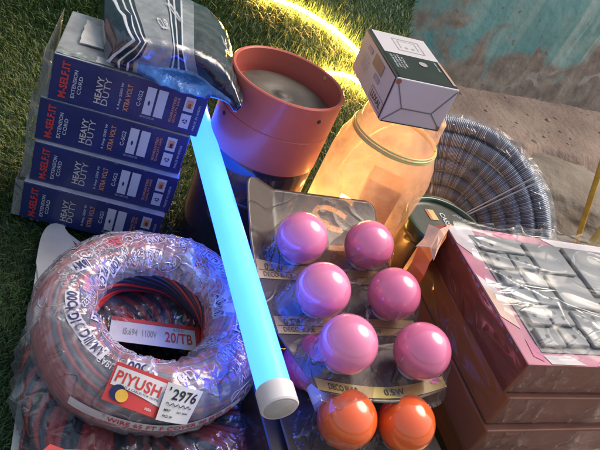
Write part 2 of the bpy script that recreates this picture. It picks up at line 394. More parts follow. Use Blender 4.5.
# ---- yellow things past the right edge
yp = thing('yellow_pole', 'thin yellow metal pole leaning behind the red cartons', 'pole', atz(574, 250, -.44))
q0 = atz(574, 250, -.44); q1 = atd(603, 160, 2.05); q1 = q0+(q1-q0)*1.5
mb = MB(); mb.tube([q0+(q1-q0)*k/8 for k in range(9)], .0085, 14); mb.build('pole', mat('yellow_paint', (.55, .37, .06), .45, var=.2, vs=30, bump=.2), yp, True, world=True)
q = atz(622, 262, -.44)
q = atz(597, 282, -.44)
yc = thing('yellow_plastic_chair', 'pale yellow plastic chair back at the right edge', 'chair', q, math.radians(20))
mb = MB(); prof = spline([(-.11, 0, 0), (-.125, .0, .25), (-.09, .0, .40), (.05, .0, .43), (.2, 0, .40), (.24, 0, .25), (.22, 0, 0)], 8)
mb.tube([(p[0], p[1], p[2]) for p in prof], .011, 12); M_yel = mat('yellow_plastic', (.62, .48, .16), .4, var=.12, vs=20)
mb.build('frame', M_yel, yc, True)
mb = MB(); mb.box(-.10, .0, .02, .21, .008, .39, bev=.003); mb.build('backrest', mat('pale_yellow_plastic', (.60, .53, .28), .5, var=.12, vs=20), yc)

# ================================================================ CORD BOXES
SC = .97
def sc(p, s=SC): return CAM+s*(np.array(p)-CAM)
CW, CD, CH = .1475, .100, .0488
def cord_box(loc, rz, label):
    t = thing('cord_box', label, 'box', loc, rz, 'blue extension cord boxes in the stack')
    mb = MB(); mb.box(0, 0, 0, CW, CD, CH, bev=.0012)
    body = mb.build('carton', [M_greyfilm, M_blue, M_sidec], t)
    for p in body.data.polygons:
        if p.normal.y < -.7: p.material_index = 1
        elif abs(p.normal.x) > .7: p.material_index = 2
    fn = lambda x, y, e=.0004: (x*CW, -e, y*CH)
    up = PI/2; A = CH/CW
    # every piece of print runs upwards on the panel
    def T(mb, s, u, w_v, h_u, v=.5, mi=0, bold=.02):
        V, Fc = glyphs(s, bold); e = V.max(0)-V.min(0); S = V/e*np.array([w_v, h_u])
        mb.add([fn(u-y, v+x) for x, y in S], Fc, mi)
    mb = MB(); jt = random.uniform(-.01, .01)
    T(mb, 'M-SELF.IT', .085, .80, .050, .5+jt, 2, .05)
    T(mb, 'EXTENSION', .150, .62, .024, .46, 0); T(mb, 'CORD', .185, .40, .024, .46, 0)
    T(mb, 'HEAVY', .305, .60, .042, .48, 1, .03); T(mb, 'DUTY', .352, .62, .042, .48, 1, .0)
    T(mb, '6 Amp 2500 W', .445, .62, .022, .48, 0); T(mb, 'XTRA VOLT', .492, .62, .034, .48, 3, .03)
    T(mb, 'C-SG2', .565, .36, .026, .55, 0)
    for u0, u1 in ((.600, .660), (.675, .737)): put_rect(mb, fn, u0, .22, u1, .86, 0)
    T(mb, 'PLUG   WIRE', .640, .045, .10, .16, 0, 0)
    T(mb, 'GUARANTEED', .790, .60, .018, .5, 3); T(mb, 'QUALITY SAFE', .815, .60, .018, .5, 3)
    put_rect(mb, fn, .855, .54, .922, .88, 0); put_rect(mb, fn, .855, .14, .922, .48, 0)
    T(mb, 'MADE IN INDIA', .957, .60, .016, .45, 0, 0)
    f2 = lambda x, y: fn(x, y, .0007)
    put_rect(mb, f2, .868, .62, .910, .81, 3); put_rect(mb, f2, .880, .62, .900, .74, 4)
    put_disc(mb, f2, .630, .50, .007, .055, 4)
    for k in range(16):                                          # rubbed corners and edges
        u_, v_ = (random.uniform(.01, .99), random.choice((.012, .985))) if k < 11 else (random.choice((.004, .994)), random.uniform(.05, .95))
        du, dv2 = (random.uniform(.004, .02), random.uniform(.008, .02)) if k < 11 else (.003, random.uniform(.03, .10))
        mb.add([f2(u_-du, v_-dv2*.5), f2(u_+du*.6, v_-dv2), f2(u_+du, v_+dv2*.2), f2(u_-du*.3, v_+dv2)], [(0, 1, 2, 3)], 5)
    for k in range(3):                                           # three chasing arrows
        a = 2*PI*k/3+.4; c = (.8885+.0155*math.cos(a), .31+.0155*math.sin(a)/A)
        P = []
        for (r_, b_) in ((.7, -.75), (1.35, -.75), (1.35, .5), (1.7, .5), (1.0, 1.15), (.35, .5), (.7, .5)):
            rr = .0135*r_; an = a+b_*.85; P.append(f2(.8885+rr*math.cos(an), .31+rr*math.sin(an)/A))
        mb.add(P, [tuple(range(7))], 4)
    mb.build('print', [M_white, M_cream, M_red, M_orange, M_dkblue, M_scuff], t)
    return t
cb = [((-.281, .53, .153), 21.5, 'topmost blue extension cord box, under the foil packet and torn paper slip'),
      ((-.287, .528, .102), 20.6, 'second blue extension cord box from the top of the stack'),
      ((-.284, .525, .051), 19.6, 'third blue extension cord box from the top of the stack'),
      ((-.286, .519, .0), 18.6, 'bottom blue extension cord box resting on the turf')]
boxes = [cord_box(sc(p), math.radians(a), l) for p, a, l in cb]
top = boxes[0]
# clear wrap standing off the left ends
M_clear = film('clear_wrap', milk_glint=.35, base=.06, edge=.5, scale=14, crease=35)
mb = MB(); mb.box(-.0085, .001, .0, -.0080, CD+.002, CH-.001, 0); mb.box(-.0080, .0012, .0002, .0, .0016, CH-.001, 0)
for b in boxes:
    o = mb.build('clear_wrap', M_clear, b)
# silver strip of tape along the top front edge and torn slip
M_foil = mat('silver_tape', (.55, .56, .58), .25, metal=.7, var=.3, vs=120, bump=.8, bs=150, bdist=.002)
mb = MB(); f = lambda x, y: (x*CW, y*CD, CH+.0006+.0004*math.sin(x*60))
put_rect(mb, f, .01, .02, .36, .14, nx=20); put_rect(mb, lambda x, y: (x*CW, y*CD, CH+.0013), .25, .025, .365, .15, 1)
mb.build('tape', [M_foil, M_paper], top)
pt = thing('paper_slip', 'torn off-white paper slip lying on the top blue box', 'paper', top.location, top.rotation_euler.z)
mb = MB(); nxs, nys = 24, 12; V = []
for j in range(nys+1):
    for i in range(nxs+1):
        u, v = i/nxs, j/nys; x = .0175+.083*u+(.002*noise.noise(Vector((v*7, 0, 3))) if i == 0 else 0); y = .030+.048*v+(.0025*noise.noise(Vector((u*9, 5, 3))) if j == 0 else 0)
        V.append((x, y, CH+.0022+.0012*noise.noise(Vector((u*3, v*2, 0)))+.003*max(0, .12-u)*8*(v > .05)))
mb.add(V, [(j*(nxs+1)+i, j*(nxs+1)+i+1, (j+1)*(nxs+1)+i+1, (j+1)*(nxs+1)+i) for j in range(nys) for i in range(nxs)])
mb.add([(x, y, z-.0012) for x, y, z in V], [(j*(nxs+1)+i, (j+1)*(nxs+1)+i, (j+1)*(nxs+1)+i+1, j*(nxs+1)+i+1) for j in range(nys) for i in range(nxs)])
mb.build('slip', M_paper, pt, True)
mb = MB()
for k, s in enumerate(('Rs. 140/- only', 'wire 4 mtr  2 pin', 'no exchange', 'checked ok')):
    put_text(mb, s, lambda x, y: (x, y, CH+.0042), .066+.002*k, .067-.0088*k, .045, .0035)
mb.build('handwriting', M_greyink, pt)

# ================================================================ FOIL PACKET
zt = float(top.location[2])+CH
def P3(*a): return [atz(x, y, z) for x, y, z in a]
tf = P3((131, 39, zt+.036), (150, 43, zt+.038), (170, 47, zt+.039), (188, 52, zt+.038), (218, 64, zt+.034), (232, 84, zt+.024), (241, 106, zt+.012))
tbk = P3((103, -12, zt+.032), (130, -16, zt+.036), (160, -10, zt+.036), (188, 0, zt+.036), (213, 14, zt+.032), (229, 40, zt+.024), (240, 92, zt+.012))
mf = P3((106, 57, zt+.008), (138, 62, zt+.014), (165, 66, zt+.014), (193, 72, zt+.014), (214, 86, zt+.013), (228, 97, zt+.011), (238, 108, zt+.008))
bf = P3((108, 59, zt+.003), (136, 73, zt+.0015), (166, 86, zt+.0015), (194, 95, zt+.0015), (212, 97, zt+.002), (225, 101, zt+.004), (237, 109, zt+.006))
bb = [p.copy() for p in tbk]
for i, p in enumerate(bb): p[2] = zt+.002+(.006 if i in (0, 6) else 0)
rows = []
for s_ in zip(tf, tbk, bb, bf, mf): rows.append(s_)
NS = 14; rails = [spline([r[k] for r in rows], NS) for k in range(5)]; NR = len(rails[0]); V = []; K = 40
for i in range(NR):
    ring = [rails[k][i] for k in range(5)]
    for k in range(5):
        a, b = ring[k], ring[(k+1) % 5]
        for j in range(K//5):
            t = j/(K//5); p = a*(1-t)+b*t; c = sum(ring)/5; bul = math.sin(PI*t)*.07; q = p+(p-c)*bul
            s1 = i/NR; w = .0030*(.5+abs(s1-.5)*3)*(1-abs(noise.noise(Vector(q)*38)))**5+.0016*noise.turbulence(Vector(q)*60, 3, True)
            q = q+(q-c)/np.linalg.norm(q-c)*w; q[2] = max(q[2], zt+.0008) if s1 < .65 else q[2]; V.append(q)
Fc = []; mi = []
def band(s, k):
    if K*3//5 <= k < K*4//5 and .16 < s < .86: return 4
    top = k < K//5
    if s < .13: return 0 if int(s*60) % 3 else 3
    if s < .35: return 1
    if s < .45: return 3 if int((s-.35)*100) % 4 == 1 else 0
    if s < .52: return 1
    return 2 if top else 0
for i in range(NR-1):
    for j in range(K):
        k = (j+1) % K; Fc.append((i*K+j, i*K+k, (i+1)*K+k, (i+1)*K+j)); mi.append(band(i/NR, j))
M_navyfoil = mat('navy_plastic', (.012, .016, .05), .12, var=.3, vs=50, coat=1, bump=.5, bs=70, bdist=.004)
M_greyfoil = mat('grey_plastic', (.24, .25, .28), .16, var=.3, vs=60, coat=1, bump=.5, bs=70, bdist=.004)
M_smoke = mat('smoked_plastic', (.05, .05, .06), .10, var=.6, vs=80, coat=1, bump=.7, bs=80, bdist=.004)
M_whfoil = mat('white_stripe', (.62, .63, .66), .2, coat=.8, bump=.4, bs=70, bdist=.003)
M_tuberefl = mat('painted_tube_reflection', (.09, .32, .85), .12, metal=.35, var=.5, vs=60, coat=1, bump=.8, bs=60, bdist=.006, col2=(.01, .03, .16))  # tube light's blue reflection painted into the packet's lower front facet
fp = thing('foil_packet', 'crinkled navy and grey striped plastic packet lying on the blue boxes', 'packet', atz(165, 66, zt))
Fc.append(tuple(range(K))[::-1]); mi.append(0)
wobj('pouch', V, Fc, [M_navyfoil, M_greyfoil, M_smoke, M_whfoil, M_tuberefl], fp, smooth=True, mi=mi)
mb = MB(); SL = (rails[1][NR//2]-rails[0][NR//2])
def pf(x, y):                                                   # print on the top of the pouch
    i = min(NR-2, max(0, int(x*NR))); fr = x*NR-i; a = rails[0][i]*(1-fr)+rails[0][i+1]*fr; b = rails[1][i]*(1-fr)+rails[1][i+1]*fr
    p = a*(1-y)+b*y; c = (rails[2][i]+rails[3][i]+p*2)/4; return p+(p-c)*math.sin(PI*y)*.085+np.array([0, 0, .003])
put_text(mb, 'PVC TAPE', pf, .40, .55, .035, .3, .3); put_text(mb, '100 pcs', pf, .74, .5, .05, .16, .2); put_text(mb, 'CLIP', pf, .30, .3, .07, .16, .2)
wobj('print', mb.v, mb.f, M_white, fp)
mb = MB(); mb.tube([rails[0][-1], rails[1][-1]+np.array([0, 0, .002])], .0022); wobj('crimped_seal', mb.v, mb.f, M_smoke, fp)

# ================================================================ DOWNLIGHT CAN ON A BLACK CAN
s = 1.12; cc = sc((-.0696, .5687, .27), s); r = .056*s
zb = .152; hh = cc[2]-zb
bk = thing('black_can_light', 'glossy black cylinder lamp standing under the orange one', 'lamp', (cc[0], cc[1], .002))
mb = MB(); rb = r*.985; mb.lathe([(0, 0), (rb-.004, 0), (rb, .004), (rb, zb-.0025-.006), (rb-.003, zb-.0025), (0, zb-.0025)], 96)
smooth_angle(mb.build('housing', mat('black_gloss', (.022, .022, .028), .16, var=.3, coat=.8, bump=.05, bs=30), bk))
mb = MB(); mb.lathe([(rb+.0004, .1), (rb+.0012, .101), (rb+.0012, .104), (rb+.0004, .105)], 96); mb.build('groove_ring', mat('dark_ring', (.05, .04, .04), .35), bk, True)
oc = thing('orange_can_light', 'open terracotta orange cylinder lamp standing on the black can', 'lamp', (cc[0], cc[1], zb))
M_or = mat('terracotta_enamel', (.50, .115, .085), .38, var=.07, vs=18, bump=.1, bs=120, coat=.15)
seam = hh*.53
mb = MB(); mb.lathe([(.02, .0), (r-.003, 0), (r, .003), (r, seam-.0008), (r-.0008, seam), (r, seam+.0008), (r, hh-.0012), (r-.0012, hh), (r-.0028, hh), (r-.004, hh-.0012),
                     (r-.004, hh-.030), (.02, hh-.0305)], 128)
smooth_angle(mb.build('housing', M_or, oc), 40)
mb = MB(); zz_ = hh-.024
mb.lathe([(0, zz_+.0025), (.006, zz_+.0025), (.007, zz_+.0005), (.014, zz_-.001), (.017, zz_+.0012), (.03, zz_+.0018), (r-.012, zz_), (r-.010, zz_-.002), (r-.0095, zz_-.006)], 96)
di = mb.build('lamp_disc', mat('dusty_lens', (.12, .10, .082), .55, var=.28, vs=35, col2=(.065, .054, .045), bump=.3, bs=60), oc, True)
for ang, z_ in ((226, seam-.008), (-38, hh*.84), (58, hh-.006)):
    a = math.radians(ang); mb = MB(); rr_ = r+.0002 if ang != 58 else r-.0042
    ctr = np.array([rr_*math.cos(a), rr_*math.sin(a), z_]); nn = np.array([math.cos(a), math.sin(a), 0])*(1 if ang != 58 else -1)
    tg = np.array([-math.sin(a), math.cos(a), 0])
    Vd = [ctr+nn*.0010]+[ctr+nn*.0006+.0022*(math.cos(q)*tg+math.sin(q)*np.array([0, 0, 1])) for q in np.linspace(0, 2*PI, 13)[:-1]]+[ctr-nn*.001+.0024*(math.cos(q)*tg+math.sin(q)*np.array([0, 0, 1])) for q in np.linspace(0, 2*PI, 13)[:-1]]
    mb.add(Vd, [(0, 1+k, 1+(k+1) % 12) for k in range(12)]+[(1+k, 13+k, 13+(k+1) % 12, 1+(k+1) % 12) for k in range(12)])
    mb.build('screw', mat('brass_screw', (.6, .5, .25), .35, metal=.6) if ang == 58 else M_black, oc)

# ================================================================ LED TUBE
A = atz(280, 409, .145); B = atz(204, 140, .150); d = (B-A); L = np.linalg.norm(d); d /= L; B = A+d*(L+.075)
tu = thing('tube_light', 'glowing blue tube light with a white end cap', 'tube light', A)
rt = .0133
M_tube = mat('glowing_blue_diffuser', (.1, .3, .8), .3, emit=(.018, .098, 1.0), es=5.2)
mb = MB(); mb.tube([A+d*(.017+(L+.075-.017-.017)*k/10) for k in range(11)], rt, 40); o = mb.build('diffuser', M_tube, tu, False, True); smooth_angle(o)
M_cap = mat('white_plastic', (.62, .58, .60), .35, var=.05)
mb = MB(); mb.tube([A, A+d*.0012, A+d*.0165, A+d*.0175], [rt+.0004, rt+.0014, rt+.0014, rt+.0006], 40); smooth_angle(mb.build('end_cap', M_cap, tu, False, True))
mb = MB(); mb.tube([A-d*.0002, A-d*.0006], [rt-.001, rt-.0016], 40); o = smooth_angle(mb.build('cap_face', mat('cap_face', (.45, .42, .42), .4, var=.15, vs=90), tu, False, True))
E2 = A+d*(L+.075); mb = MB(); mb.tube([E2-d*.0175, E2], [rt+.0014]*2, 40); mb.build('end_cap', M_cap, tu, False, True)

# ================================================================ LED ROPE
M_led = mat('warm_led', (1, .8, .5), .3, emit=(1, .47, .10), es=300)
M_gel = film('led_sleeve', base=.05, milk_glint=.1)
pp = [(120, -75), (180, -50), (235, -22), (262, -6), (292, 5), (320, 20), (343, 37), (364, 58), (385, 80), (394, 100), (385, 98), (365, 85), (345, 75), (322, 73), (300, 76), (282, 96)]
pts = [on_turf(x, y, .026) for x, y in pp]; cv = spline(pts, 14)
lr = thing('led_rope', 'warm yellow glowing led strip curving across the turf', 'light strip', pts[2])
mb = MB(); mb.tube(cv, [.0031+.0006*math.sin(i*2.1) for i in range(len(cv))], 10); mb.build('led_strip', M_led, lr, True, True)

# ================================================================ CLEAR JAR WITH WARM LIGHT
jc = np.array([.052, .678])
jar = thing('clear_jar', 'clear plastic jar glowing amber under the white carton', 'jar', (jc[0], jc[1], .004))
def jar_mat():
    m = bpy.data.materials.new('amber_lit_plastic'); m.use_nodes = True; t = m.node_tree; t.nodes.clear()
    out = t.nodes.new('ShaderNodeOutputMaterial'); tr = t.nodes.new('ShaderNodeBsdfTransparent'); tr.inputs[0].default_value = (1, .90, .80, 1)
    tl = t.nodes.new('ShaderNodeBsdfTranslucent'); tl.inputs[0].default_value = (.95, .79, .66, 1)
    p = t.nodes.new('ShaderNodeBsdfPrincipled'); p.inputs['Base Color'].default_value = (.85, .60, .48, 1); p.inputs['Roughness'].default_value = .16
    tc = t.nodes.new('ShaderNodeTexCoord'); n = t.nodes.new('ShaderNodeTexNoise'); n.inputs['Scale'].default_value = 26; n.inputs['Detail'].default_value = 6; n.inputs['Distortion'].default_value = 1
    lk(t, tc.outputs['Object'], n.inputs[0]); bp = t.nodes.new('ShaderNodeBump'); bp.inputs['Strength'].default_value = .5; bp.inputs['Distance'].default_value = .004
    lk(t, n.outputs[0], bp.inputs['Height']); lk(t, bp.outputs[0], p.inputs['Normal'])
    a = t.nodes.new('ShaderNodeMixShader'); a.inputs[0].default_value = .55; lk(t, p.outputs[0], a.inputs[1]); lk(t, tl.outputs[0], a.inputs[2])
    mr = t.nodes.new('ShaderNodeMapRange'); mr.inputs[1].default_value = .3; mr.inputs[2].default_value = .75; mr.inputs[3].default_value = .22; mr.inputs[4].default_value = .62
    lk(t, n.outputs[0], mr.inputs[0]); b = t.nodes.new('ShaderNodeMixShader'); lk(t, mr.outputs[0], b.inputs[0]); lk(t, tr.outputs[0], b.inputs[1]); lk(t, a.outputs[0], b.inputs[2])
    lk(t, b.outputs[0], out.inputs[0]); return m
mb = MB()
mb.lathe([(0, 0), (.05, .0), (.057, .006), (.0595, .03), (.0605, .13), (.0605, .170), (.0580, .190), (.0525, .203), (.0475, .210), (.0455, .218), (.0460, .226), (.0445, .232), (.0440, .246)], 96)
V = [np.array(v) for v in mb.v]
for i, v in enumerate(V):
    a_ = noise.noise(Vector(v)*22)*.006*(v[2] < .19)+noise.noise(Vector(v)*70)*.0012*(v[2] < .2); rr_ = math.hypot(v[0], v[1])
    if rr_ > .03: V[i] = v*np.array([1+a_/rr_, 1+a_/rr_, 1])
mb.v = [tuple(v) for v in V]; mb.build('jar_wall', jar_mat(), jar, True)
mb = MB()
for z_, r_ in ((.207, .0510), (.2095, .0508), (.212, .0495)): mb.tube([(r_*math.cos(a), r_*math.sin(a), z_) for a in np.linspace(0, 2*PI, 60)], .0011, 6)
mb.build('thread_ring', mat('pale_green_plastic', (.55, .58, .25), .3), jar, True)
ls = thing('light_coil', 'bright warm led strip coiled inside the jar', 'light strip', (jc[0]-.014, jc[1]-.006, .02))
mb = MB(); mb.tube([((.035-.004*a/6)*math.cos(a), (.035-.004*a/6)*math.sin(a), .02+.013*a/PI) for a in np.linspace(0, 4.6*PI, 130)], .0032, 8)
mb.build('led_strip', mat('warm_led_inside', (1, .8, .5), .3, emit=(1, .56, .13), es=34), ls, True)
ct = thing('amber_packets', 'crumpled orange brown packets at the bottom of the jar', 'packets', (jc[0], jc[1], .008))
def crumple(name, c, rad, m, parent, seed, sq=(1, 1, .7)):
    bm = bmesh.new(); bmesh.ops.create_icosphere(bm, subdivisions=4, radius=1)
    for v in bm.verts:
        p = v.co.copy(); k = 1+.45*noise.noise(p*1.7+Vector((seed, 0, 0)))+.18*abs(noise.noise(p*4+Vector((0, seed, 0))))
        v.co = Vector((p.x*sq[0], p.y*sq[1], p.z*sq[2]))*rad*k+Vector(c)
    V = [v.co[:] for v in bm.verts]; Fc = [[x.index for x in f.verts] for f in bm.faces]; bm.free(); return mesh_obj(name, V, Fc, m, parent)
M_pk = mat('amber_wrap', (.45, .16, .06), .25, col2=(.25, .06, .03), vs=30, coat=.6)
crumple('packet', (-.018, -.012, .03), .024, M_pk, ct, 3); crumple('packet', (.02, -.008, .034), .025, mat('tan_wrap', (.55, .33, .17), .3, coat=.5), ct, 8)
crumple('packet', (.0, .02, .035), .024, M_pk, ct, 12)
mb = MB(); mb.box(-.005, -.034, .07, .036, .004, .160, bev=.002); mb.build('carton', mat('amber_carton', (.50, .22, .09), .5, var=.15), ct)

# ================================================================ WHITE CARTON ON THE JAR
wb = thing('white_carton', 'small white carton with a black printed panel tilted on the jar', 'box', (.0249, .610, .2505), math.radians(27.4))
WW, WD, WH = .070, .109, .0493
wb.rotation_euler = (0, math.radians(-3.4), math.radians(27.4))
M_card = mat('white_card', (.50, .47, .50), .55, var=.06, vs=25)
mb = MB(); mb.box(0, 0, 0, WW, WD, WH, bev=.0012); mb.build('carton', M_card, wb)
ft = lambda x, y, e=.0005: (x*WW, y*WD, WH+e); ff = lambda x, y, e=.0005: (x*WW, -e, y*WH); fl = lambda x, y, e=.0005: (-e, (1-x)*WD, y*WH)
M_panel = mat('black_green_panel', (.018, .022, .020), .3, var=.25, vs=40, coat=.2)
mb = MB(); put_rect(mb, ft, .02, .015, .985, .52, 0); put_rect(mb, ft, .0, .015, .055, .985, 0)
put_rect(mb, lambda x, y: fl(x, y), .0, .955, .985, .99, 0); put_rect(mb, fl, .965, .03, .99, .95, 0); put_rect(mb, ff, .02, .005, .98, .03, 0)
put_rect(mb, lambda x, y: ft(x, y, .001), .93, .05, .975, .50, 2)
fr = lambda x, y: ft(x, y, .0010)
for k, w_ in enumerate((.26, .24, .27, .20)): put_text(mb, ('LED DRIVER 12W', 'COOL DAY LIGHT', 'SURGE 2.5 KV', 'AC 220-240V')[k], lambda x, y: fr(.12+.055*k+(y-.5)*.0+(x-.5)*0+ (y-.5), .34-(x-.5)), .5, .5, w_, .034, 0, 1)
put_disc(mb, fr, .62, .38, .07, .045, 3); put_text(mb, 'INPUT  50HZ', lambda x, y: fr(.86+(y-.5), .38-(x-.5)), .5, .5, .18, .03, 0, 1)
# faint line drawing on the white part
for x0, x1, y0, y1 in ((.35, .36, .62, .88), (.80, .81, .62, .88), (.35, .81, .62, .628), (.35, .81, .872, .88), (.42, .43, .68, .84), (.72, .73, .68, .84), (.42, .73, .835, .84)): put_rect(mb, ft, x0, y0, x1, y1, 3)
put_text(mb, 'o  o', ft, .58, .7, .16, .04, 0, 3)
mb.build('print', [M_panel, M_white, mat('tan_edge', (.42, .27, .2), .5), M_greyink], wb)
mb = MB()                                                        # left side print
M_lil = mat('lilac_grey_ink', (.30, .27, .36), .5); 
put_rect(mb, fl, .42, .62, .70, .86, 1); put_rect(mb, fl, .20, .72, .34, .82, 0); put_rect(mb, fl, .55, .45, .70, .56, 0)
for k in range(5): put_text(mb, ('power factor', 'lumen 1200', 'model no 12', 'batch 0422', 'net qty 1')[k], fl, .27, .60-.07*k, .20, .03, 0, 0)
for x0, x1, y0, y1 in ((.60, .95, .33, .34), (.60, .95, .085, .095), (.60, .605, .09, .34), (.945, .95, .09, .34)): put_rect(mb, fl, x0, y0, x1, y1, 2)
put_text(mb, 'LUXAL', lambda x, y: fl(x, y), .775, .212, .28, .15, 0, 2, .03)
mb.build('side_print', [M_lil, mat('brown_ink', (.26, .18, .16), .5), M_black], wb)
mb = MB()                                                        # folded end flaps
def ln(a, b, w=.0006):
    a, b = np.array(a), np.array(b); t = (b-a)/np.linalg.norm(b-a); nrm = np.array([-t[1], t[0]])*w
    mb.add([ (p[0], -.0006, p[1]) for p in (a-nrm, b-nrm, b+nrm, a+nrm)], [(0, 1, 2, 3)])
ln((.001, .048), (.018, .018)); ln((.018, .018), (.002, .002)); ln((.018, .018), (.052, .018)); ln((.052, .018), (.069, .047)); ln((.052, .018), (.069, .002))
mb.build('flap_creases', mat('crease_grey', (.16, .15, .16), .7), wb)
mb = MB(); put_disc(mb, lambda x, y: (x, -.0009, y), .0025, .046, .003, .003); put_disc(mb, lambda x, y: (x, -.0009, y), .067, .004, .0022, .002); mb.build('tape_dots', mat('rust_dot', (.3, .1, .06), .6), wb)

# ================================================================ GREEN TIN
tn = atz(445, 223, .128); tn = np.array([tn[0]+.004, tn[1], .004])
gt = thing('green_tin', 'round dark green tin with a clear lid behind the red cartons', 'tin', tn)
M_gr = mat('dark_green_plastic', (.012, .06, .032), .28, var=.2, coat=.4)
mb = MB(); mb.lathe([(0, 0), (.047, 0), (.050, .004), (.052, .108), (0, .108)], 96); smooth_angle(mb.build('body', mat('dark_tin', (.035, .018, .02), .3, var=.3, coat=.4), gt))
mb = MB(); mb.lathe([(.0522, .104), (.0545, .105), (.0555, .112), (.0555, .120), (.0545, .1235), (.0515, .1245), (.0495, .1235), (.0490, .118), (.0488, .1085)], 96); mb.build('rim', M_gr, gt, True)
mb = MB(); mb.lathe([(0, .1185), (.049, .1185)], 64); mb.build('lid', mat('dusty_grey_lid', (.075, .08, .07), .25, var=.2, vs=30, coat=.5, bump=.1), gt)
mb = MB(); fz = lambda x, y: (x, y, .1192)
put_text(mb, 'CASSY', lambda x, y: (x-.001, y+.014, .1196), 0, 0, .030, .008, -1.0, 0); put_text(mb, 'Pl', lambda x, y: (x, y, .1192), .0, -.012, .014, .013, -.7, 0)
c_, s_ = math.cos(-1.0), math.sin(-1.0); rb_ = lambda x, y, e=0: (-.019+c_*x-s_*y, .014+s_*x+c_*y, .1193+e)
put_rect(mb, rb_, -.010, -.0045, .010, .0045, 1); put_rect(mb, rb_, -.010, -.0085, .010, -.0047, 2)
mb.build('print', [M_white, mat('gold_ink', (.55, .40, .16), .4), mat('rust_ink', (.40, .12, .05), .5)], gt)

# ================================================================ GREY CONDUIT COIL
gc = atd(431, 230, .95)
nrm = np.array([-.20, -math.cos(math.radians(17)), math.sin(math.radians(17))]); nrm /= np.linalg.norm(nrm)
gu = np.cross([0, 0, 1], nrm); gu /= np.linalg.norm(gu); gv = np.cross(nrm, gu)
cl = thing('conduit_coil', 'grey corrugated conduit coil wrapped in film, leaning behind the red cartons', 'conduit coil', gc)
pale = rng.random(500)
def rib_ring(mb, R_, r_, off, seed, squash=1.0):
    n = 400*4; k = 12; V = []; Fc = []
    for i in range(n):
        a = 2*PI*i/n; rr = r_*(1-.10*(i % 4 in (0, 1))); wob = 1+.012*math.sin(a*5+seed)
        for j in range(k):
            b = 2*PI*j/k; q = (R_*wob+rr*math.cos(b)); V.append(gc+gu*q*math.cos(a)+gv*q*math.sin(a)+nrm*(off+rr*squash*math.sin(b)))
    for i in range(n):
        for j in range(k):
            Fc.append((i*k+j, ((i+1) % n)*k+j, ((i+1) % n)*k+(j+1) % k, i*k+(j+1) % k))
    mb.add(V, Fc, 0); idx = len(mb.mi)
    mb.mi[-len(Fc):] = [1 if (f//k) % 4 == 0 else (2 if (f//k) % 4 == 2 and pale[f//k//4] < .45 else 0) for f in range(len(Fc))]
mb = MB()
for q, (R_, off) in enumerate(((.151, -.004), (.1325, .002), (.114, .004), (.0955, .002), (.077, .0), (.0585, -.004), (.151, -.024), (.1325, -.022))): rib_ring(mb, R_, .0102, off, q*1.7)
o = mb.build('conduit', [mat('slate_conduit', (.14, .165, .22), .4, coat=.3, var=.25, vs=60), mat('dark_groove', (.05, .055, .08), .5), mat('rib_highlight', (.60, .63, .70), .4, coat=.3)], cl, True, True)  # lighter ribs carry the white highlight streaks in their colour
mb = MB(); V = []; NA, NRr = 160, 14
for i in range(NA):
    a = 2*PI*i/NA
    for j in range(NRr):
        q = .045+(.168-.045)*j/(NRr-1); h = .0145+.0012*math.sin(a*37+j)+.001*noise.noise(Vector((a*9, j*.6, 0)))-.02*max(0, (j-NRr+3))*.4
        V.append(gc+gu*q*math.cos(a)+gv*q*math.sin(a)+nrm*h)
mb.add(V, [(i*NRr+j, ((i+1) % NA)*NRr+j, ((i+1) % NA)*NRr+j+1, i*NRr+j+1) for i in range(NA) for j in range(NRr-1)])
mb.build('wrap_film', film('conduit_film', milk_glint=.15, base=.03, edge=.12, scale=30, crease=60, bump=.9, rough=.2, diff=.6), cl, True, True)
mb = MB()
for da in (0.0, .05): mb.tube([gc+gu*q*math.cos(1.02+da)+gv*q*math.sin(1.02+da)+nrm*(.0165) for q in np.linspace(.05, .165, 10)], .0011, 6)
mb.build('film_edge', mat('film_edge', (.5, .52, .55), .2), cl, True, True)
crt = thing('wooden_crate', 'low wooden crate on the ground behind the table', 'crate', (gc[0]+.02, gc[1]+.055, -.45))
mb = MB(); mb.box(-.13, -.075, .0, .08, .10, .33, bev=.004); mb.build('crate_body', M_wood, crt)

# ================================================================ RED CARTONS
RY = math.radians(30.5); RW, RD, RH = .225, .172, .0385
corner = [atz(529, 364, .2), atz(510, 398, .2-.040), atz(488, 431, .2-.080), atz(480, 447, .2-.120), atz(476, 452, .2-.160)]
M_redc = mat('oxblood_card', (.17, .026, .015), .35, var=.12, vs=14, coat=.35)
M_brc = mat('rust_card', (.38, .125, .05), .4, var=.15, vs=14, coat=.3)
M_front = mat('brown_card', (.22, .08, .05), .5, var=.15, vs=25)
M_pink = mat('pink_card', (.44, .14, .21), .45, var=.12, vs=30)
M_wrap = film('stretch_wrap', milk_glint=.45, base=.02, edge=.20, scale=14, crease=45, bump=.4, rough=.05, stretch=(.6, 1.2, 1), diff=.6)
M_side = film('side_wrap', milk_glint=.30, base=.0, edge=.14, scale=10, crease=34, bump=.6, rough=.10, stretch=(1, .5, 1), diff=.25)
M_wrapf = film('stretch_wrap_front', milk_glint=.5, base=.03, edge=.22, scale=12, crease=36, bump=.9, rough=.07, stretch=(1, 1, .5), diff=.35, col=(.7, .62, .62))
lab = ['top red carton with a pink framed window of grey switches', 'second red brown carton from the top, wrapped in film', 'third red brown carton from the top, wrapped in film', 'fourth red brown carton down, mostly hidden by the bulbs', 'lowest red brown carton resting on the turf']
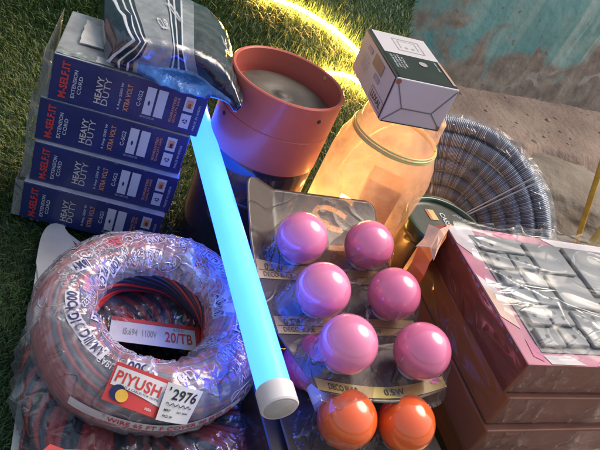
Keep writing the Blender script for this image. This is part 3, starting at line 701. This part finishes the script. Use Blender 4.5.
def red_box(i):
    c = corner[i]; z0 = .2-.04*(i+1)+.0006
    t = thing('red_carton', lab[i], 'box', (c[0], c[1], z0), RY, 'film wrapped red cartons in the stack')
    mb = MB(); mb.box(0, 0, 0, RW, RD, RH, bev=.0015)
    b = mb.build('carton', [M_redc if i == 0 else M_brc, M_front, M_pink], t)
    for p in b.data.polygons:
        if p.normal.y < -.7: p.material_index = 1
        if p.normal.z > .7: p.material_index = 2 if i == 0 else 1
    # film: draped sheet with real folds
    def sheet(name, fn, nu, nv, m):
        V = [fn(a/nu, b_/nv) for b_ in range(nv+1) for a in range(nu+1)]
        return mesh_obj(name, V, [(b_*(nu+1)+a, b_*(nu+1)+a+1, (b_+1)*(nu+1)+a+1, (b_+1)*(nu+1)+a) for b_ in range(nv) for a in range(nu)], m, t, smooth=True)
    sd_ = i*3.3
    rid = lambda x, y, k: (1-abs(noise.noise(Vector((x*k+y*k*.5+sd_, y*k*1.3, sd_)))))**6
    sheet('film', lambda u, v: (u*RW, -.0014-.005*rid(u*1.4, v*.5, 6)*math.sin(PI*v)-.002*rid(u*.7+.4, v*.2, 9)*math.sin(PI*v), v*RH), 70, 14, M_wrapf)
    sheet('film', lambda u, v: (-.0012-.004*rid(u*.6, v*.5, 3.2)*math.sin(PI*v), u*RD, v*RH), 60, 12, M_side)
    if i == 0: sheet('film', lambda u, v: (u*RW, v*RD, RH+.0066+.007*rid(u, v, 2.2)+.0025*rid(u*1.3, v*1.3, 3)), 110, 90, M_wrap)
    return t
rbx = [red_box(i) for i in range(5)]
r0 = rbx[0]
mb = MB(); fz = lambda x, y, e=.0005: (x*RW, y*RD, RH+e)
# printed frame: cream and white wedges on pink
def poly(pts, mi, e=.0005): mb.add([fz(x, y, e) for x, y in pts], [tuple(range(len(pts)))], mi)
poly([(0.005, .30), (.07, .22), (.085, .42), (.005, .52)], 0); poly([(.005, .84), (.08, .72), (.14, .90), (.14, .995), (.005, .995)], 1); poly([(.005, .52), (.085, .42), (.07, .5), (.005, .6)], 1)
poly([(.12, .005), (.30, .005), (.24, .06), (.10, .06)], 1); poly([(.36, .005), (.75, .005), (.62, .062), (.42, .062)], 0); poly([(.05, .05), (.09, .02), (.11, .1), (.06, .16)], 2)
poly([(.62, .93), (.95, .92), (.99, .99), (.55, .99)], 1); poly([(.30, .94), (.42, .935), (.36, .995), (.22, .995)], 2)
mb.build('frame_print', [mat('cream_print', (.62, .42, .34), .5), mat('pale_print', (.58, .50, .52), .5), mat('magenta_print', (.5, .10, .22), .45)], r0)
mb = MB(); mb.box(.10*RW, .075*RD, RH+.0002, .97*RW, .925*RD, RH+.001, 0); mb.build('window', mat('switch_tray', (.15, .15, .155), .4, var=.2, vs=30), r0)
M_sw = mat('grey_switch_plastic', (.21, .21, .215), .45, var=.12, vs=40)
def switch(x0, y0, x1, y1, dots):
    mb = MB(); mb.box(x0*RW, y0*RD, RH+.0011, x1*RW, y1*RD, RH+.0052, bev=.0019, seg=3)
    o = smooth_angle(mb.build('switch_plate', M_sw, r0), 50); md = MB()
    for a, b_ in dots: put_disc(md, lambda x, y: (x, y, RH+.0055), (x0+(x1-x0)*a)*RW, (y0+(y1-y0)*b_)*RD, .0022, .0022)
    if dots: md.build('socket_hole', M_black, o)
for k in range(6):
    y0 = .10+.137*k; 
    if k == 5: switch(.115, y0, .36, y0+.125, [(.25, .35)]); continue
    switch(.115+.006*(k % 2), y0, .235, y0+.118, [(.35, .5)]); switch(.243, y0+.01, .365, y0+.122, [(.6, .4), (.3, .7)] if k in (1, 2, 4) else [(.5, .5)])
for k in range(3): switch(.385, .11+.27*k, .60, .36+.27*k, [(.2, .8), (.5, .8)] if k == 0 else [])
switch(.63, .50, .94, .90, []); switch(.63, .11, .94, .46, [(.25, .75), (.6, .3)])
mb = MB()                                                        # worn violet marks along the left top edge
for k in range(16):
    y0 = .08+.055*k+random.uniform(-.01, .01); put_rect(mb, lambda x, y: (-.0004, y*RD, x*RH), .90, y0, .985, y0+random.uniform(.015, .04))
mb.build('edge_marks', mat('violet_ink', (.14, .10, .24), .5), r0)

# orange packet tucked behind the cartons' corner
op = thing('orange_packet', 'torn orange and peach paper packet beside the red cartons corner', 'packet', atz(420, 262, .1))
def slab(name, pix, z, th, m, parent, wav=0):
    T = [atz(x, y, zz) for (x, y), zz in zip(pix, z)]; n_ = len(T); Bt = [p-np.array([0, 0, th]) for p in T]
    return wobj(name, T+Bt, [tuple(range(n_)), tuple(range(2*n_-1, n_-1, -1))]+[(k, k+n_, (k+1) % n_+n_, (k+1) % n_) for k in range(n_)], m, parent)
slab('pouch', [(412, 262), (419, 244), (432, 226), (449, 224), (446, 238), (430, 262), (424, 276)], [.17, .18, .195, .2, .2, .19, .18], .06, mat('orange_wrap', (.50, .10, .035), .4, coat=.5), op)
slab('torn_flap', [(416, 246), (424, 238), (429, 224), (440, 229), (452, 224), (444, 236), (437, 248), (434, 260), (430, 247)], [.19, .195, .205, .207, .209, .208, .206, .2, .2], .0012, mat('peach_paper', (.62, .38, .30), .6, var=.12, vs=60, bump=.4), op)

# ================================================================ BULB PACKS
PY = math.radians(32.5); pu = np.array([math.cos(PY), math.sin(PY), 0]); pv = np.array([math.sin(PY), -math.cos(PY), 0])
BR = .0243
M_pinkb = mat('pink_bulb_plastic', (.77, .19, .38), .12, var=.03, vs=10, coat=.6, sss=.15, spec=.6)
M_orb = mat('orange_bulb_plastic', (.82, .13, .03), .14, var=.03, vs=10, coat=.6, sss=.15, spec=.6)
def bulb(c, m, label, group, axis=None):
    t = thing('round_bulb', label, 'light bulb', (c[0], c[1], c[2]-BR-.006 if axis is None else c[2]), 0, group)
    Rm = Matrix.Identity(4)
    if axis is not None: Rm = Vector(axis).to_track_quat('-Z', 'Y').to_matrix().to_4x4()
    oz = BR+.006 if axis is None else 0
    prof = [(BR*math.sin(a), oz-BR*math.cos(a)) for a in np.linspace(.42, PI, 34)]; prof[-1] = (0, prof[-1][1])
    mb = MB(); mb.lathe(prof, 56); mb.v = [tuple(Rm @ Vector(v)) for v in mb.v]; mb.build('globe', m, t, True)
    zb_ = -.006 if axis is None else -BR-.022
    mb = MB(); top_ = oz-BR*.86; bot = oz-BR-(.005 if axis is None else .017)
    mb.lathe([(.0001, bot), (.0098, bot), (.0105, bot+.001), (.0110, top_-.001), (.0104, top_+.002), (.0088, top_+.002)], 40); mb.v = [tuple(Rm @ Vector(v)) for v in mb.v]
    smooth_angle(mb.build('base', M_cap, t)); return t
def pack(name, label, origin, nu, nv, sp_u, sp_v, outline_u, outline_v, curl, group, bands, skip=()):
    """origin: world point of the first bulb on the sheet plane; rows run along u, columns along v"""
    t = thing(name, label, 'bulb pack', origin, 0, group)
    u0, u1 = outline_u; v0, v1 = outline_v; NU, NV = 60, 90
    def surf(u, v, e=0):
        z = curl(u, v)+e; p = pu*u+pv*v; return (p[0], p[1], z)
    V = []; rc = .012
    for j in range(NV+1):
        v = v0+(v1-v0)*j/NV
        for i in range(NU+1):
            s_ = i/NU; ins = 0
            dv_ = min(v-v0, v1-v)
            if dv_ < rc: ins = rc-math.sqrt(max(0, rc*rc-(rc-dv_)**2))
            bow = .010*math.sin(PI*s_)*max(0, (v-v1*.7)/(v1*.3)) if v > v1*.7 else 0
            tp = .024*max(0, min(1, (v-.07)/.08))**1.3*(v1 > .1); u = (u0+ins+tp)+(u1-u0-2*ins-tp)*s_; V.append(surf(u, v+bow))
    Fc = [(j*(NU+1)+i, j*(NU+1)+i+1, (j+1)*(NU+1)+i+1, (j+1)*(NU+1)+i) for j in range(NV) for i in range(NU)]
    sh = mesh_obj('sheet', V, Fc, M_sheet, t, smooth=True)
    md = sh.modifiers.new('thickness', 'SOLIDIFY'); md.thickness = .0006
    for k, (vb, wd, txt, txt2, mm, bow) in enumerate(bands):
        mb = MB(); N_ = 40
        def bf_(x, y, e=.0012, vb=vb, wd=wd, bow=bow):
            tp = .024*max(0, min(1, (vb-.07)/.08))**1.3*(v1 > .1); uu = u0+.003+tp+(u1-u0-.006-tp)*x; return surf(uu, vb+wd*(.5-y)+bow*math.sin(PI*x), e)
        put_rect(mb, bf_, 0, 0, 1, 1, 0, 40, 2)
        st = mb.build('label_strip', mm, t, True)
        mb = MB(); f2_ = lambda x, y, b_=bf_: b_(x, y, .0017)
        for (sx_, s_, w_) in txt: put_text(mb, s_, f2_, sx_, .66 if txt2 else .5, w_, .36 if txt2 else .55, 0, 0, .02)
        for (sx_, s_, w_) in (txt2 or ()): put_text(mb, s_, f2_, sx_, .24, w_, .26, 0, 0, 0)
        if txt2: put_rect(mb, f2_, .01, .44, .99, .47, 0, 30)
        mb.build('lettering', M_ink, st)
    for a in range(nv):
        for b_ in range(nu):
            if (a, b_) in skip: continue
            cu, cv_ = b_*sp_u, a*sp_v; z0 = curl(cu, cv_); p = pu*cu+pv*cv_
            mb = MB(); mb.lathe([(BR*1.45, .0012), (BR*1.36, .0022), (BR*1.30, .006), (BR*1.19, .016), (BR*1.12, .024), (BR*1.04, .0295)], 56)
            V = []
            for v in mb.v:                                     # squarish flare at the foot
                rr_ = math.hypot(v[0], v[1]); an = math.atan2(v[1], v[0]); sq = 1+.10*max(0, (.02-v[2])/.02)*abs(math.cos(2*an+PI/2))
                w = .0006*noise.noise(Vector(v)*180); V.append((v[0]*sq+p[0]+w, v[1]*sq+p[1]+w, v[2]+z0))
            mb.v = V; mb.build('blister', M_blis, t, True)
    return t
M_sheet = film('smoky_sheet', tint=(.38, .31, .30), base=.62, edge=.15, milk_glint=.10, scale=25, crease=30, bump=.4, rough=.24, col=(.105, .08, .07), bd=.002, diff=.97, spec=.3)
M_blis = film('blister_plastic', tint=(.86, .83, .86), base=.03, edge=.35, milk_glint=.25, scale=60, crease=70, bump=.9, rough=.05, diff=.25, bd=.003)
M_ink = mat('dark_brown_ink', (.035, .025, .02), .5)
M_tan = mat('tan_strip', (.36, .23, .10), .6, var=.15, coat=.1, vs=60); M_gold = mat('gold_strip', (.42, .32, .10), .3, var=.15, metal=.1, coat=.3, vs=60)
ZB = .165
pb = [atz(302, 238, ZB), atz(369, 245, ZB), atz(323, 290, ZB), atz(394, 294, ZB), atz(348, 344, ZB), atz(422, 351, ZB)]
org = np.array([pb[0][0], pb[0][1], ZB-BR-.0015])
def curl1(u, v):
    z = .0
    if v < -.015: z += .35*(-.015-v)+1.6*(-.015-v)**2*2
    if u < -.012: z += .5*(-.012-u)*max(0, 1-max(0, v+.02)/.05)
    return z
w2 = [(.12, '0.5W', .13), (.58, '0.5W', .15)]; w3 = [(.14, 'DECO BULB', .20), (.60, 'NIGHT LAMP', .22)]
pk1 = pack('bulb_pack', 'clear blister pack holding six pink bulbs', org, 2, 3, .0735, .0655, (-.046, .108), (-.068, .153), curl1, 'blister packs of round bulbs',
     [(.0215, .019, w2, w3, M_tan, 0), (.0845, .019, w2, w3, M_tan, 0), (.1435, .011, [(.18, 'DECO BULB', .2), (.55, '0.5W', .16)], None, M_gold, .010)])
mb = MB()
pk1lab = ['pink bulb in the top left blister of the pack', 'pink bulb in the top right blister of the pack', 'pink bulb in the middle left blister of the pack', 'pink bulb in the middle right blister of the pack', 'pink bulb in the bottom left blister, above the orange bulbs', 'pink bulb in the bottom right blister, beside the red cartons']
for q_, (c, l) in enumerate(zip(pb, pk1lab)): bulb(c, mat('pink_bulb_plastic', [(.78, .22, .42), (.74, .19, .37), (.79, .23, .43), (.70, .17, .33), (.78, .23, .41), (.75, .19, .36)][q_], .13, var=.05, vs=14, coat=.6, sss=.12, spec=.6), l, 'pink round bulbs in the blister pack')
o1 = atz(347, 419, .121); o2 = atz(406, 423, .121)
org2 = np.array([o1[0], o1[1], .121-BR-.0015])
pk2 = pack('bulb_pack', 'lower clear blister pack holding orange bulbs', org2, 2, 1, .0580, .0655, (-.045, .100), (-.09, .052), lambda u, v: 0, 'blister packs of round bulbs',
     [(.036, .015, [(.25, 'DECO BULB', .22), (.7, '0.5W', .16)], None, M_gold, .008)])
bulb(o1, M_orb, 'orange bulb on the left, nearer the blue tube', 'orange round bulbs'); bulb(o2, M_orb, 'orange bulb on the right, nearer the red cartons', 'orange round bulbs')
lb = atz(311, 362, .121); bulb(lb, mat('rose_bulb_plastic', (.50, .06, .14), .15, var=.03, coat=.5), 'dull pink bulb showing its white base, under the upper pack', 'loose round bulbs', axis=(.55, -.70, -.12))
# purple foil glints printed on the lower right of the upper pack
mb = MB()
for k in range(60):
    a, b_ = random.uniform(.086, .104), random.uniform(.105, .145); w_ = random.uniform(.0005, .0018); p = org+pu*a+pv*b_
    mb.add([p+pu*w_*x+pv*w_*y+np.array([0, 0, .0016]) for x, y in ((-1, -1), (1, -.6), (.7, 1), (-.8, .7))], [(0, 1, 2, 3)])
wobj('glitter_print', mb.v, mb.f, mat('magenta_foil', (.55, .10, .45), .25, metal=.5), pk1)
# dark carton that carries the packs
dk = org+pu*.03+pv*.09
dc = thing('dark_carton', 'black carton lying under the bulb packs', 'box', (dk[0], dk[1], .002), PY)
mb = MB(); mb.box(-.080, -.135, 0, .062, .13, .0880, bev=.002); mb.build('carton', mat('black_card', (.022, .018, .022), .4, var=.3, coat=.3), dc)

# ================================================================ WIRE COILS AND POUCH
def wave_wire(name, n_str, twist, seed):
    """insulation colours run along the strands (u round the coil, v round the bundle)"""
    m = bpy.data.materials.new(name); m.use_nodes = True; t = m.node_tree; b = t.nodes['Principled BSDF']; b.inputs['Roughness'].default_value = .35
    an = t.nodes.new('ShaderNodeAttribute'); an.attribute_name = 'strand'; r = t.nodes.new('ShaderNodeValToRGB'); cr = r.color_ramp; cr.interpolation = 'CONSTANT'
    cr.elements[0].color = (.38, .028, .025, 1); cr.elements[1].position = .5; cr.elements[1].color = (.018, .022, .04, 1)
    lk(t, an.outputs['Fac'], r.inputs[0]); lk(t, r.outputs[0], b.inputs['Base Color']); return m
def coil(name, C0, Rm, rh, rv, wraps, m, parent, nstr=30, amp=.0014, seed=0):
    NA, NP = 420, nstr*6; A_, Pq = np.meshgrid(np.arange(NA)/NA*2*PI, np.arange(NP)/NP*2*PI, indexing='ij')
    ph = Pq*nstr+A_*wraps; ph2 = Pq+A_*wraps/nstr
    bumpv = np.abs(np.sin(ph/2)); rr = 1+.05*np.sin(3*A_+seed)*np.cos(2*Pq+seed)+.03*np.sin(7*A_+2*seed+Pq)
    x = Rm*(1+.02*np.sin(2*A_+seed))+(rh*rr+amp*bumpv)*np.cos(Pq); z = (rv*rr+amp*bumpv)*np.sin(Pq)
    V = np.stack([C0[0]+x*np.cos(A_), C0[1]+x*np.sin(A_), C0[2]+z], -1).reshape(-1, 3)
    I = np.arange(NA)[:, None]; J = np.arange(NP)[None, :]
    q = np.stack([I*NP+J, ((I+1) % NA)*NP+J, ((I+1) % NA)*NP+(J+1) % NP, I*NP+(J+1) % NP], -1).reshape(-1, 4)
    o = wobj(name, V, [tuple(int(k) for k in f) for f in q], m, parent, smooth=True)
    idx = np.floor((ph/(2*PI)) % nstr+1e-4).astype(int); rv_ = np.random.default_rng(seed+5).random(nstr+1)
    val = np.where((idx+np.where(rv_[idx] > .7, 1, 0)) % 2 == 0, .2, .8)
    at = o.data.attributes.new('strand', 'FLOAT', 'POINT'); at.data.foreach_set('value', val.ravel().astype('f')); return o
C1 = atz(152, 324, .083); C2 = atz(158, 385, .034)
# flat pouch / sleeve beneath
pch = thing('plastic_sleeve', 'flat clear plastic sleeve with white and red border under the wire coils', 'plastic sleeve', atz(120, 420, .014))
def outl(ins):
    a = [atz(x, y, .016) for x, y in ((8, 470), (22, 370), (37, 262), (41, 238), (50, 226), (64, 227), (75, 240), (170, 300), (300, 330), (360, 480), (200, 560), (0, 520))]
    c = sum(a)/len(a); return [p+(c-p)/np.linalg.norm(c-p)*ins for p in a]
def ringstrip(name, i0, i1, zt_, m):
    a = spline(outl(i0)+[outl(i0)[0]], 5); b = spline(outl(i1)+[outl(i1)[0]], 5); n_ = len(a)
    V = [p*[1, 1, 0]+[0, 0, zt_] for p in a]+[p*[1, 1, 0]+[0, 0, zt_] for p in b]+[p*[1, 1, 0]+[0, 0, zt_-.004] for p in a]
    wobj(name, V, [(k, k+1, n_+k+1, n_+k) for k in range(n_-1)]+[(k, 2*n_+k, 2*n_+k+1, k+1) for k in range(n_-1)], m, pch, smooth=False)
ringstrip('white_border', 0, .0105, .0185, mat('dull_white_plastic', (.42, .41, .38), .35, var=.15, coat=.3)); ringstrip('red_border', .0103, .0150, .0178, mat('red_plastic', (.55, .04, .03), .35, coat=.4))
tabp = [atz(x, y, .02) for x, y in ((36, 262), (41, 238), (50, 225), (62, 226), (72, 240), (80, 262), (60, 275), (42, 290))]; tabp = spline(tabp+[tabp[0]], 6)[:-1]
wobj('white_tab', [p*[1, 1, 0]+[0, 0, .0205] for p in tabp]+[p*[1, 1, 0]+[0, 0, .0175] for p in tabp], [tuple(range(len(tabp)))]+[(k, k+len(tabp), (k+1) % len(tabp)+len(tabp), (k+1) % len(tabp)) for k in range(len(tabp))], mat('white_tab', (.40, .39, .37), .35, var=.1, coat=.3), pch)
a = spline(outl(.0148)+[outl(.0148)[0]], 5)[:-1]; wobj('dark_insert', [p*[1, 1, 0]+[0, 0, .0170] for p in a], [tuple(range(len(a)))], mat('dark_insert', (.045, .035, .05), .25, var=.4, coat=.6, vs=30, bump=.4, bs=50, bdist=.003), pch)
mb = MB(); q = [atz(x, y, .068) for x, y in ((42, 451), (50, 444), (64, 449), (130, 452), (120, 460), (50, 458))]; mb.add(q+[p-np.array([0, 0, .006]) for p in q], [(0, 1, 2, 3, 4, 5)]+[(k, k+6, (k+1) % 6+6, (k+1) % 6) for k in range(6)])
mb.build('red_tab', mat('bright_red_plastic', (.45, .025, .02), .3, coat=.4), pch, False, True)

lo = thing('wire_coil', 'large coil of red and black twisted wire under the labelled coil', 'wire coil', (C2[0], C2[1], .018), group='coils of red and black wire')
coil('wires', C2, .083, .030, .017, 70, wave_wire('twisted_wire', 14, 40, 1), lo, nstr=16, amp=.0030, seed=2)
up_ = thing('wire_coil', 'upper wire coil in printed clear wrap with a red and white price label', 'wire coil', (C1[0], C1[1], .055), group='coils of red and black wire')
R1, RH1, RV1 = .0745, .0250, .0285
coil('wires', C1, R1, RH1, RV1, 26, wave_wire('twisted_wire_fine', 26, 10, 2), up_, nstr=40, amp=.0016, seed=4)
def film_torus(name, C0, Rm, rh, rv, m, parent, seed, bands=0, amp=.0012):
    NA, NP = 420, 90; V = []; Fc = []
    for i in range(NA):
        a = 2*PI*i/NA
        for j in range(NP):
            p = 2*PI*j/NP; k = Vector((math.cos(a)*3, math.sin(a)*3, math.cos(p)*1.5+seed)); w = (1-abs(noise.noise(k*2.2)))**4*amp*1.6
            w += amp*1.1*(1-abs(noise.noise(Vector((a*bands/2/PI*1.7, p*.55+a*.9, seed)))))**5
            sw = ((a*bands/(2*PI)+p*.08) % 1.0); w += (.0012 if bands > 12 else .0009)*sw
            rr = 1+.05*math.sin(3*a+seed)*math.cos(2*p+seed)+.03*math.sin(7*a+2*seed+p)
            x = Rm*(1+.02*math.sin(2*a+seed))+(rh*rr+w)*math.cos(p); V.append((C0[0]+x*math.cos(a), C0[1]+x*math.sin(a), C0[2]+(rv*rr+w)*math.sin(p)))
    for i in range(NA):
        for j in range(NP):
            if bands > 12 and 2.75 < 2*PI*j/NP < 4.6: continue          # film left off inside the ring so that wall reads as shaded
            Fc.append((i*NP+j, ((i+1) % NA)*NP+j, ((i+1) % NA)*NP+(j+1) % NP, i*NP+(j+1) % NP))
    return wobj(name, V, Fc, m, parent, smooth=True)
M_cf = film('printed_wrap', milk_glint=.9, base=.23, edge=.28, scale=20, crease=70, bump=.6, rough=.13, col=(.62, .59, .66), diff=.8, tint=(.93, .90, .95))
film_torus('wrap_film', C1, R1, RH1+.0018, RV1+.0018, M_cf, up_, 4, 22, .0011)
M_cf2 = film('loose_wrap', milk_glint=.6, base=.05, edge=.35, scale=22, crease=40, bump=1.0, rough=.07, diff=.45)
film_torus('wrap_film', C2, .083, .0345, .0215, M_cf2, lo, 2, 9, .003)
def tor(a, p, e):                                              # a point on the upper wrap, e above it
    rr = 1+.05*math.sin(3*a+4)*math.cos(2*p+4)+.03*math.sin(7*a+8+p); g = .0038+e
    x = R1*(1+.02*math.sin(2*a+4))+(RH1*rr+g)*math.cos(p); return (C1[0]+x*math.cos(a), C1[1]+x*math.sin(a), C1[2]+(RV1*rr+g)*math.sin(p))
def tfn(a0, p0, rot=0, e=0):
    def f(x, y):                                               # x along the coil, y up the bundle, metres
        c, s_ = math.cos(rot), math.sin(rot); X, Y = c*x-s_*y, s_*x+c*y
        return tor(a0+X/R1, p0-Y/.029, e)
    return f
mb = MB(); words = [('GDI', 1), ('WIRES', 0), ('IRMA', 1), ('COOL', 1), ('CABLES', 0), ('KORD', 1), ('00C', 1), ('TESS', 0), ('KDI', 1), ('85 C', 1)]
k = 0
for a_ in np.linspace(-.25, 2*PI-.9, 25):
    for p_ in (.15, .85, 1.55, 2.25):
        if math.cos(a_+1.75) > .45 and p_ < 1.2: continue
        w_, fr_ = words[k % len(words)]; k += 1
        if random.random() < .12: continue
        if random.random() < .35:
            fq = tfn(a_+random.uniform(-.1, .1), p_+random.uniform(-.3, .3), random.uniform(-.3, .3), -.0010); w1, h1 = random.uniform(.005, .009), random.uniform(.003, .007)
            put_rect(mb, fq, -w1, -h1, w1, h1, random.choice((2, 2, 0)), 6, 4)
        rot = random.choice((0, 0, PI, .5, -.4)); f_ = tfn(a_+random.uniform(-.05, .05), p_+random.uniform(-.1, .1), rot); col_ = random.choice((0, 0, 0, 2))
        if fr_:                                                # boxed word: pale panel with dark letters, or outlined oval
            if random.random() < .45:
                put_rect(mb, f_, -.0095, -.0058, .0095, .0058, 0, 6, 4); put_text(mb, w_, tfn(a_, p_, rot, .0004) if False else (lambda x, y, g=f_: tuple(np.array(g(x, y))+np.array([0, 0, .0005]))), 0, 0, .016, .0085, 0, 1, .03)
            else:
                pts_ = [f_(.0125*math.cos(q)*(1 if abs(math.cos(q)) < .9 else 1.05), .0075*math.sin(q)) for q in np.linspace(0, 2*PI, 25)]
                mb.tube(pts_, .0003, 4, 0, False); put_text(mb, w_, f_, 0, 0, .0165, .0085, 0, col_, .03)
        else:
            put_text(mb, w_, f_, 0, .004, .019, .0060, 0, col_, .02); put_text(mb, 'FR PVC', f_, 0, -.004, .018, .0048, 0, 0, .0)
mb.build('wrap_print', [mat('wrap_white_ink', (.46, .44, .50), .4), M_dkblue, mat('wrap_red_ink', (.5, .08, .12), .4)], up_, False, True)
# ribbon with red lettering round the lower right
mb = MB(); rf = lambda x, y: tor(x, .12-y*.22, .0012); put_rect(mb, rf, -1.75, -.5, -.35, .5, 0, 50, 2)
put_text(mb, 'WIRE 65 FT F COVER 90 MTR FR', lambda x, y: tor(x, .12+y*.22, .0018), -.95, 0, 1.0, .62, 0, 1, .02)
mb.build('ribbon', [mat('ribbon_white', (.55, .50, .52), .4), M_red], up_, False, True)
# swing label
def on_coil(px, py, lift=.003):
    r = ray(px, py); t = .3
    while t < .8:
        p = CAM+r*t; q = math.hypot(p[0]-C1[0], p[1]-C1[1])-R1
        if (q/(RH1+.006))**2+((p[2]-C1[2])/(RV1+.006))**2 < 1: return p-r*lift
        t += .0007
    return atz(px, py, .085)
qa = [on_coil(117, 361), on_coil(170, 381), on_coil(157, 419), on_coil(101, 399)]
def lab_fn(x, y, e=0):
    p = (qa[0]*(1-x)+qa[1]*x)*(1-y)+(qa[3]*(1-x)+qa[2]*x)*y; n_ = np.cross(qa[1]-qa[0], qa[0]-qa[3]); n_ /= np.linalg.norm(n_)
    if n_@(CAM-p) < 0: n_ = -n_
    return p+n_*(.004*math.sin(PI*min(1, max(0, x)))+e)
lf = lambda e: (lambda x, y: lab_fn(x, y, e))
pl = thing('brand_label', 'red and white paper label reading PIYUSH on the front of the coil', 'label', qa[3])
mb = MB(); put_rect(mb, lf(.0), 0, 0, 1, 1, 0, 12, 6); put_rect(mb, lf(-.0006), 0, 0, 1, 1, 0, 12, 6); mb.build('card', mat('label_red', (.55, .045, .04), .4, var=.08, coat=.3), pl, True, True)
mb = MB(); put_rect(mb, lambda x, y: lab_fn(.045+.925*x, .09+y*(.49+.22*max(0, x-.3)**1.3), .0006), 0, 0, 1, 1, 0, 24, 8)
tx = lambda e: (lambda x, y: lab_fn(x, 1-y, e))
put_text(mb, 'PIYUSH', tx(.0009), .50, .655, .82, .30, -.04, 1, .03); put_text(mb, 'WIRES & CABLES FOR HOME', tx(.0009), .55, .445, .74, .06, -.05, 2, 0)
put_disc(mb, tx(.0008), .22, .28, .14, .20, 2, 24); put_disc(mb, tx(.0012), .30, .24, .11, .16, 3, 24); put_text(mb, 'INDIA', tx(.0009), .80, .14, .12, .07, 0, 0)
mb.build('print', [mat('label_white', (.66, .63, .62), .45, var=.06), M_red, M_dkblue, M_yellow], pl, False, True)
qs = [on_coil(168, 381.5, .005), on_coil(203, 391, .005), on_coil(186, 424, .006), on_coil(155, 419, .005)]
def st_fn(x, y, e=0):
    y = 1-y; p = (qs[0]*(1-x)+qs[1]*x)*(1-y)+(qs[3]*(1-x)+qs[2]*x)*y; n_ = np.cross(qs[1]-qs[0], qs[0]-qs[3]); n_ /= np.linalg.norm(n_)
    if n_@(CAM-p) < 0: n_ = -n_
    return p+n_*(.0025*math.sin(PI*min(1, max(0, x)))+.0016+e)
ps = thing('price_sticker', 'white price sticker reading 2976 beside the red label', 'sticker', qs[3])
mb = MB(); put_rect(mb, st_fn, 0, 0, 1, 1, 0, 10, 6); mb.build('sticker', mat('sticker_white', (.68, .66, .64), .5, var=.05), ps, True, True)
s2 = lambda x, y: st_fn(x, y, .0005); mb = MB()
put_text(mb, '2976', s2, .56, .74, .70, .30, 0, 0, .03); put_text(mb, "'", s2, .12, .86, .04, .1, 0, 0, .03)
mb.tube([st_fn(.12+.76*k/24, .47+.04*math.sin(k*1.3), .0006) for k in range(25)], .00028, 5); put_text(mb, 'MRP', s2, .22, .30, .18, .07); put_text(mb, 'Incl. taxes', s2, .68, .30, .34, .07); put_text(mb, 'PKD 04', s2, .28, .14, .28, .07)
mb.build('print', M_black, ps, False, True)
# card seen down the hole
cardp = thing('size_card', 'white card reading 20/TB seen through the hole of the coil', 'card', atz(160, 335, .056))
qh = [atz(112, 316, .056), atz(200, 328, .056), atz(203, 352, .056), atz(108, 340, .056)]
hfn = lambda e: (lambda x, y: (qh[0]*(1-x)+qh[1]*x)*y+(qh[3]*(1-x)+qh[2]*x)*(1-y)+np.array([0, 0, e]))
mb = MB(); put_rect(mb, hfn(0), 0, 0, 1, 1, 0); put_rect(mb, hfn(.0003), .0, .84, 1, 1, 1); put_rect(mb, hfn(.0003), .93, 0, 1, .84, 1)
put_text(mb, '20/TB', hfn(.0005), .74, .42, .30, .42, 0, 1, .02); put_text(mb, 'SIZE', hfn(.0005), .74, .75, .12, .1, 0, 2); put_text(mb, 'IS:694  1100V', hfn(.0005), .32, .45, .36, .28, 0, 2)
mb.build('card', [mat('card_white', (.55, .53, .55), .5), M_red, M_greyink], cardp, False, True)
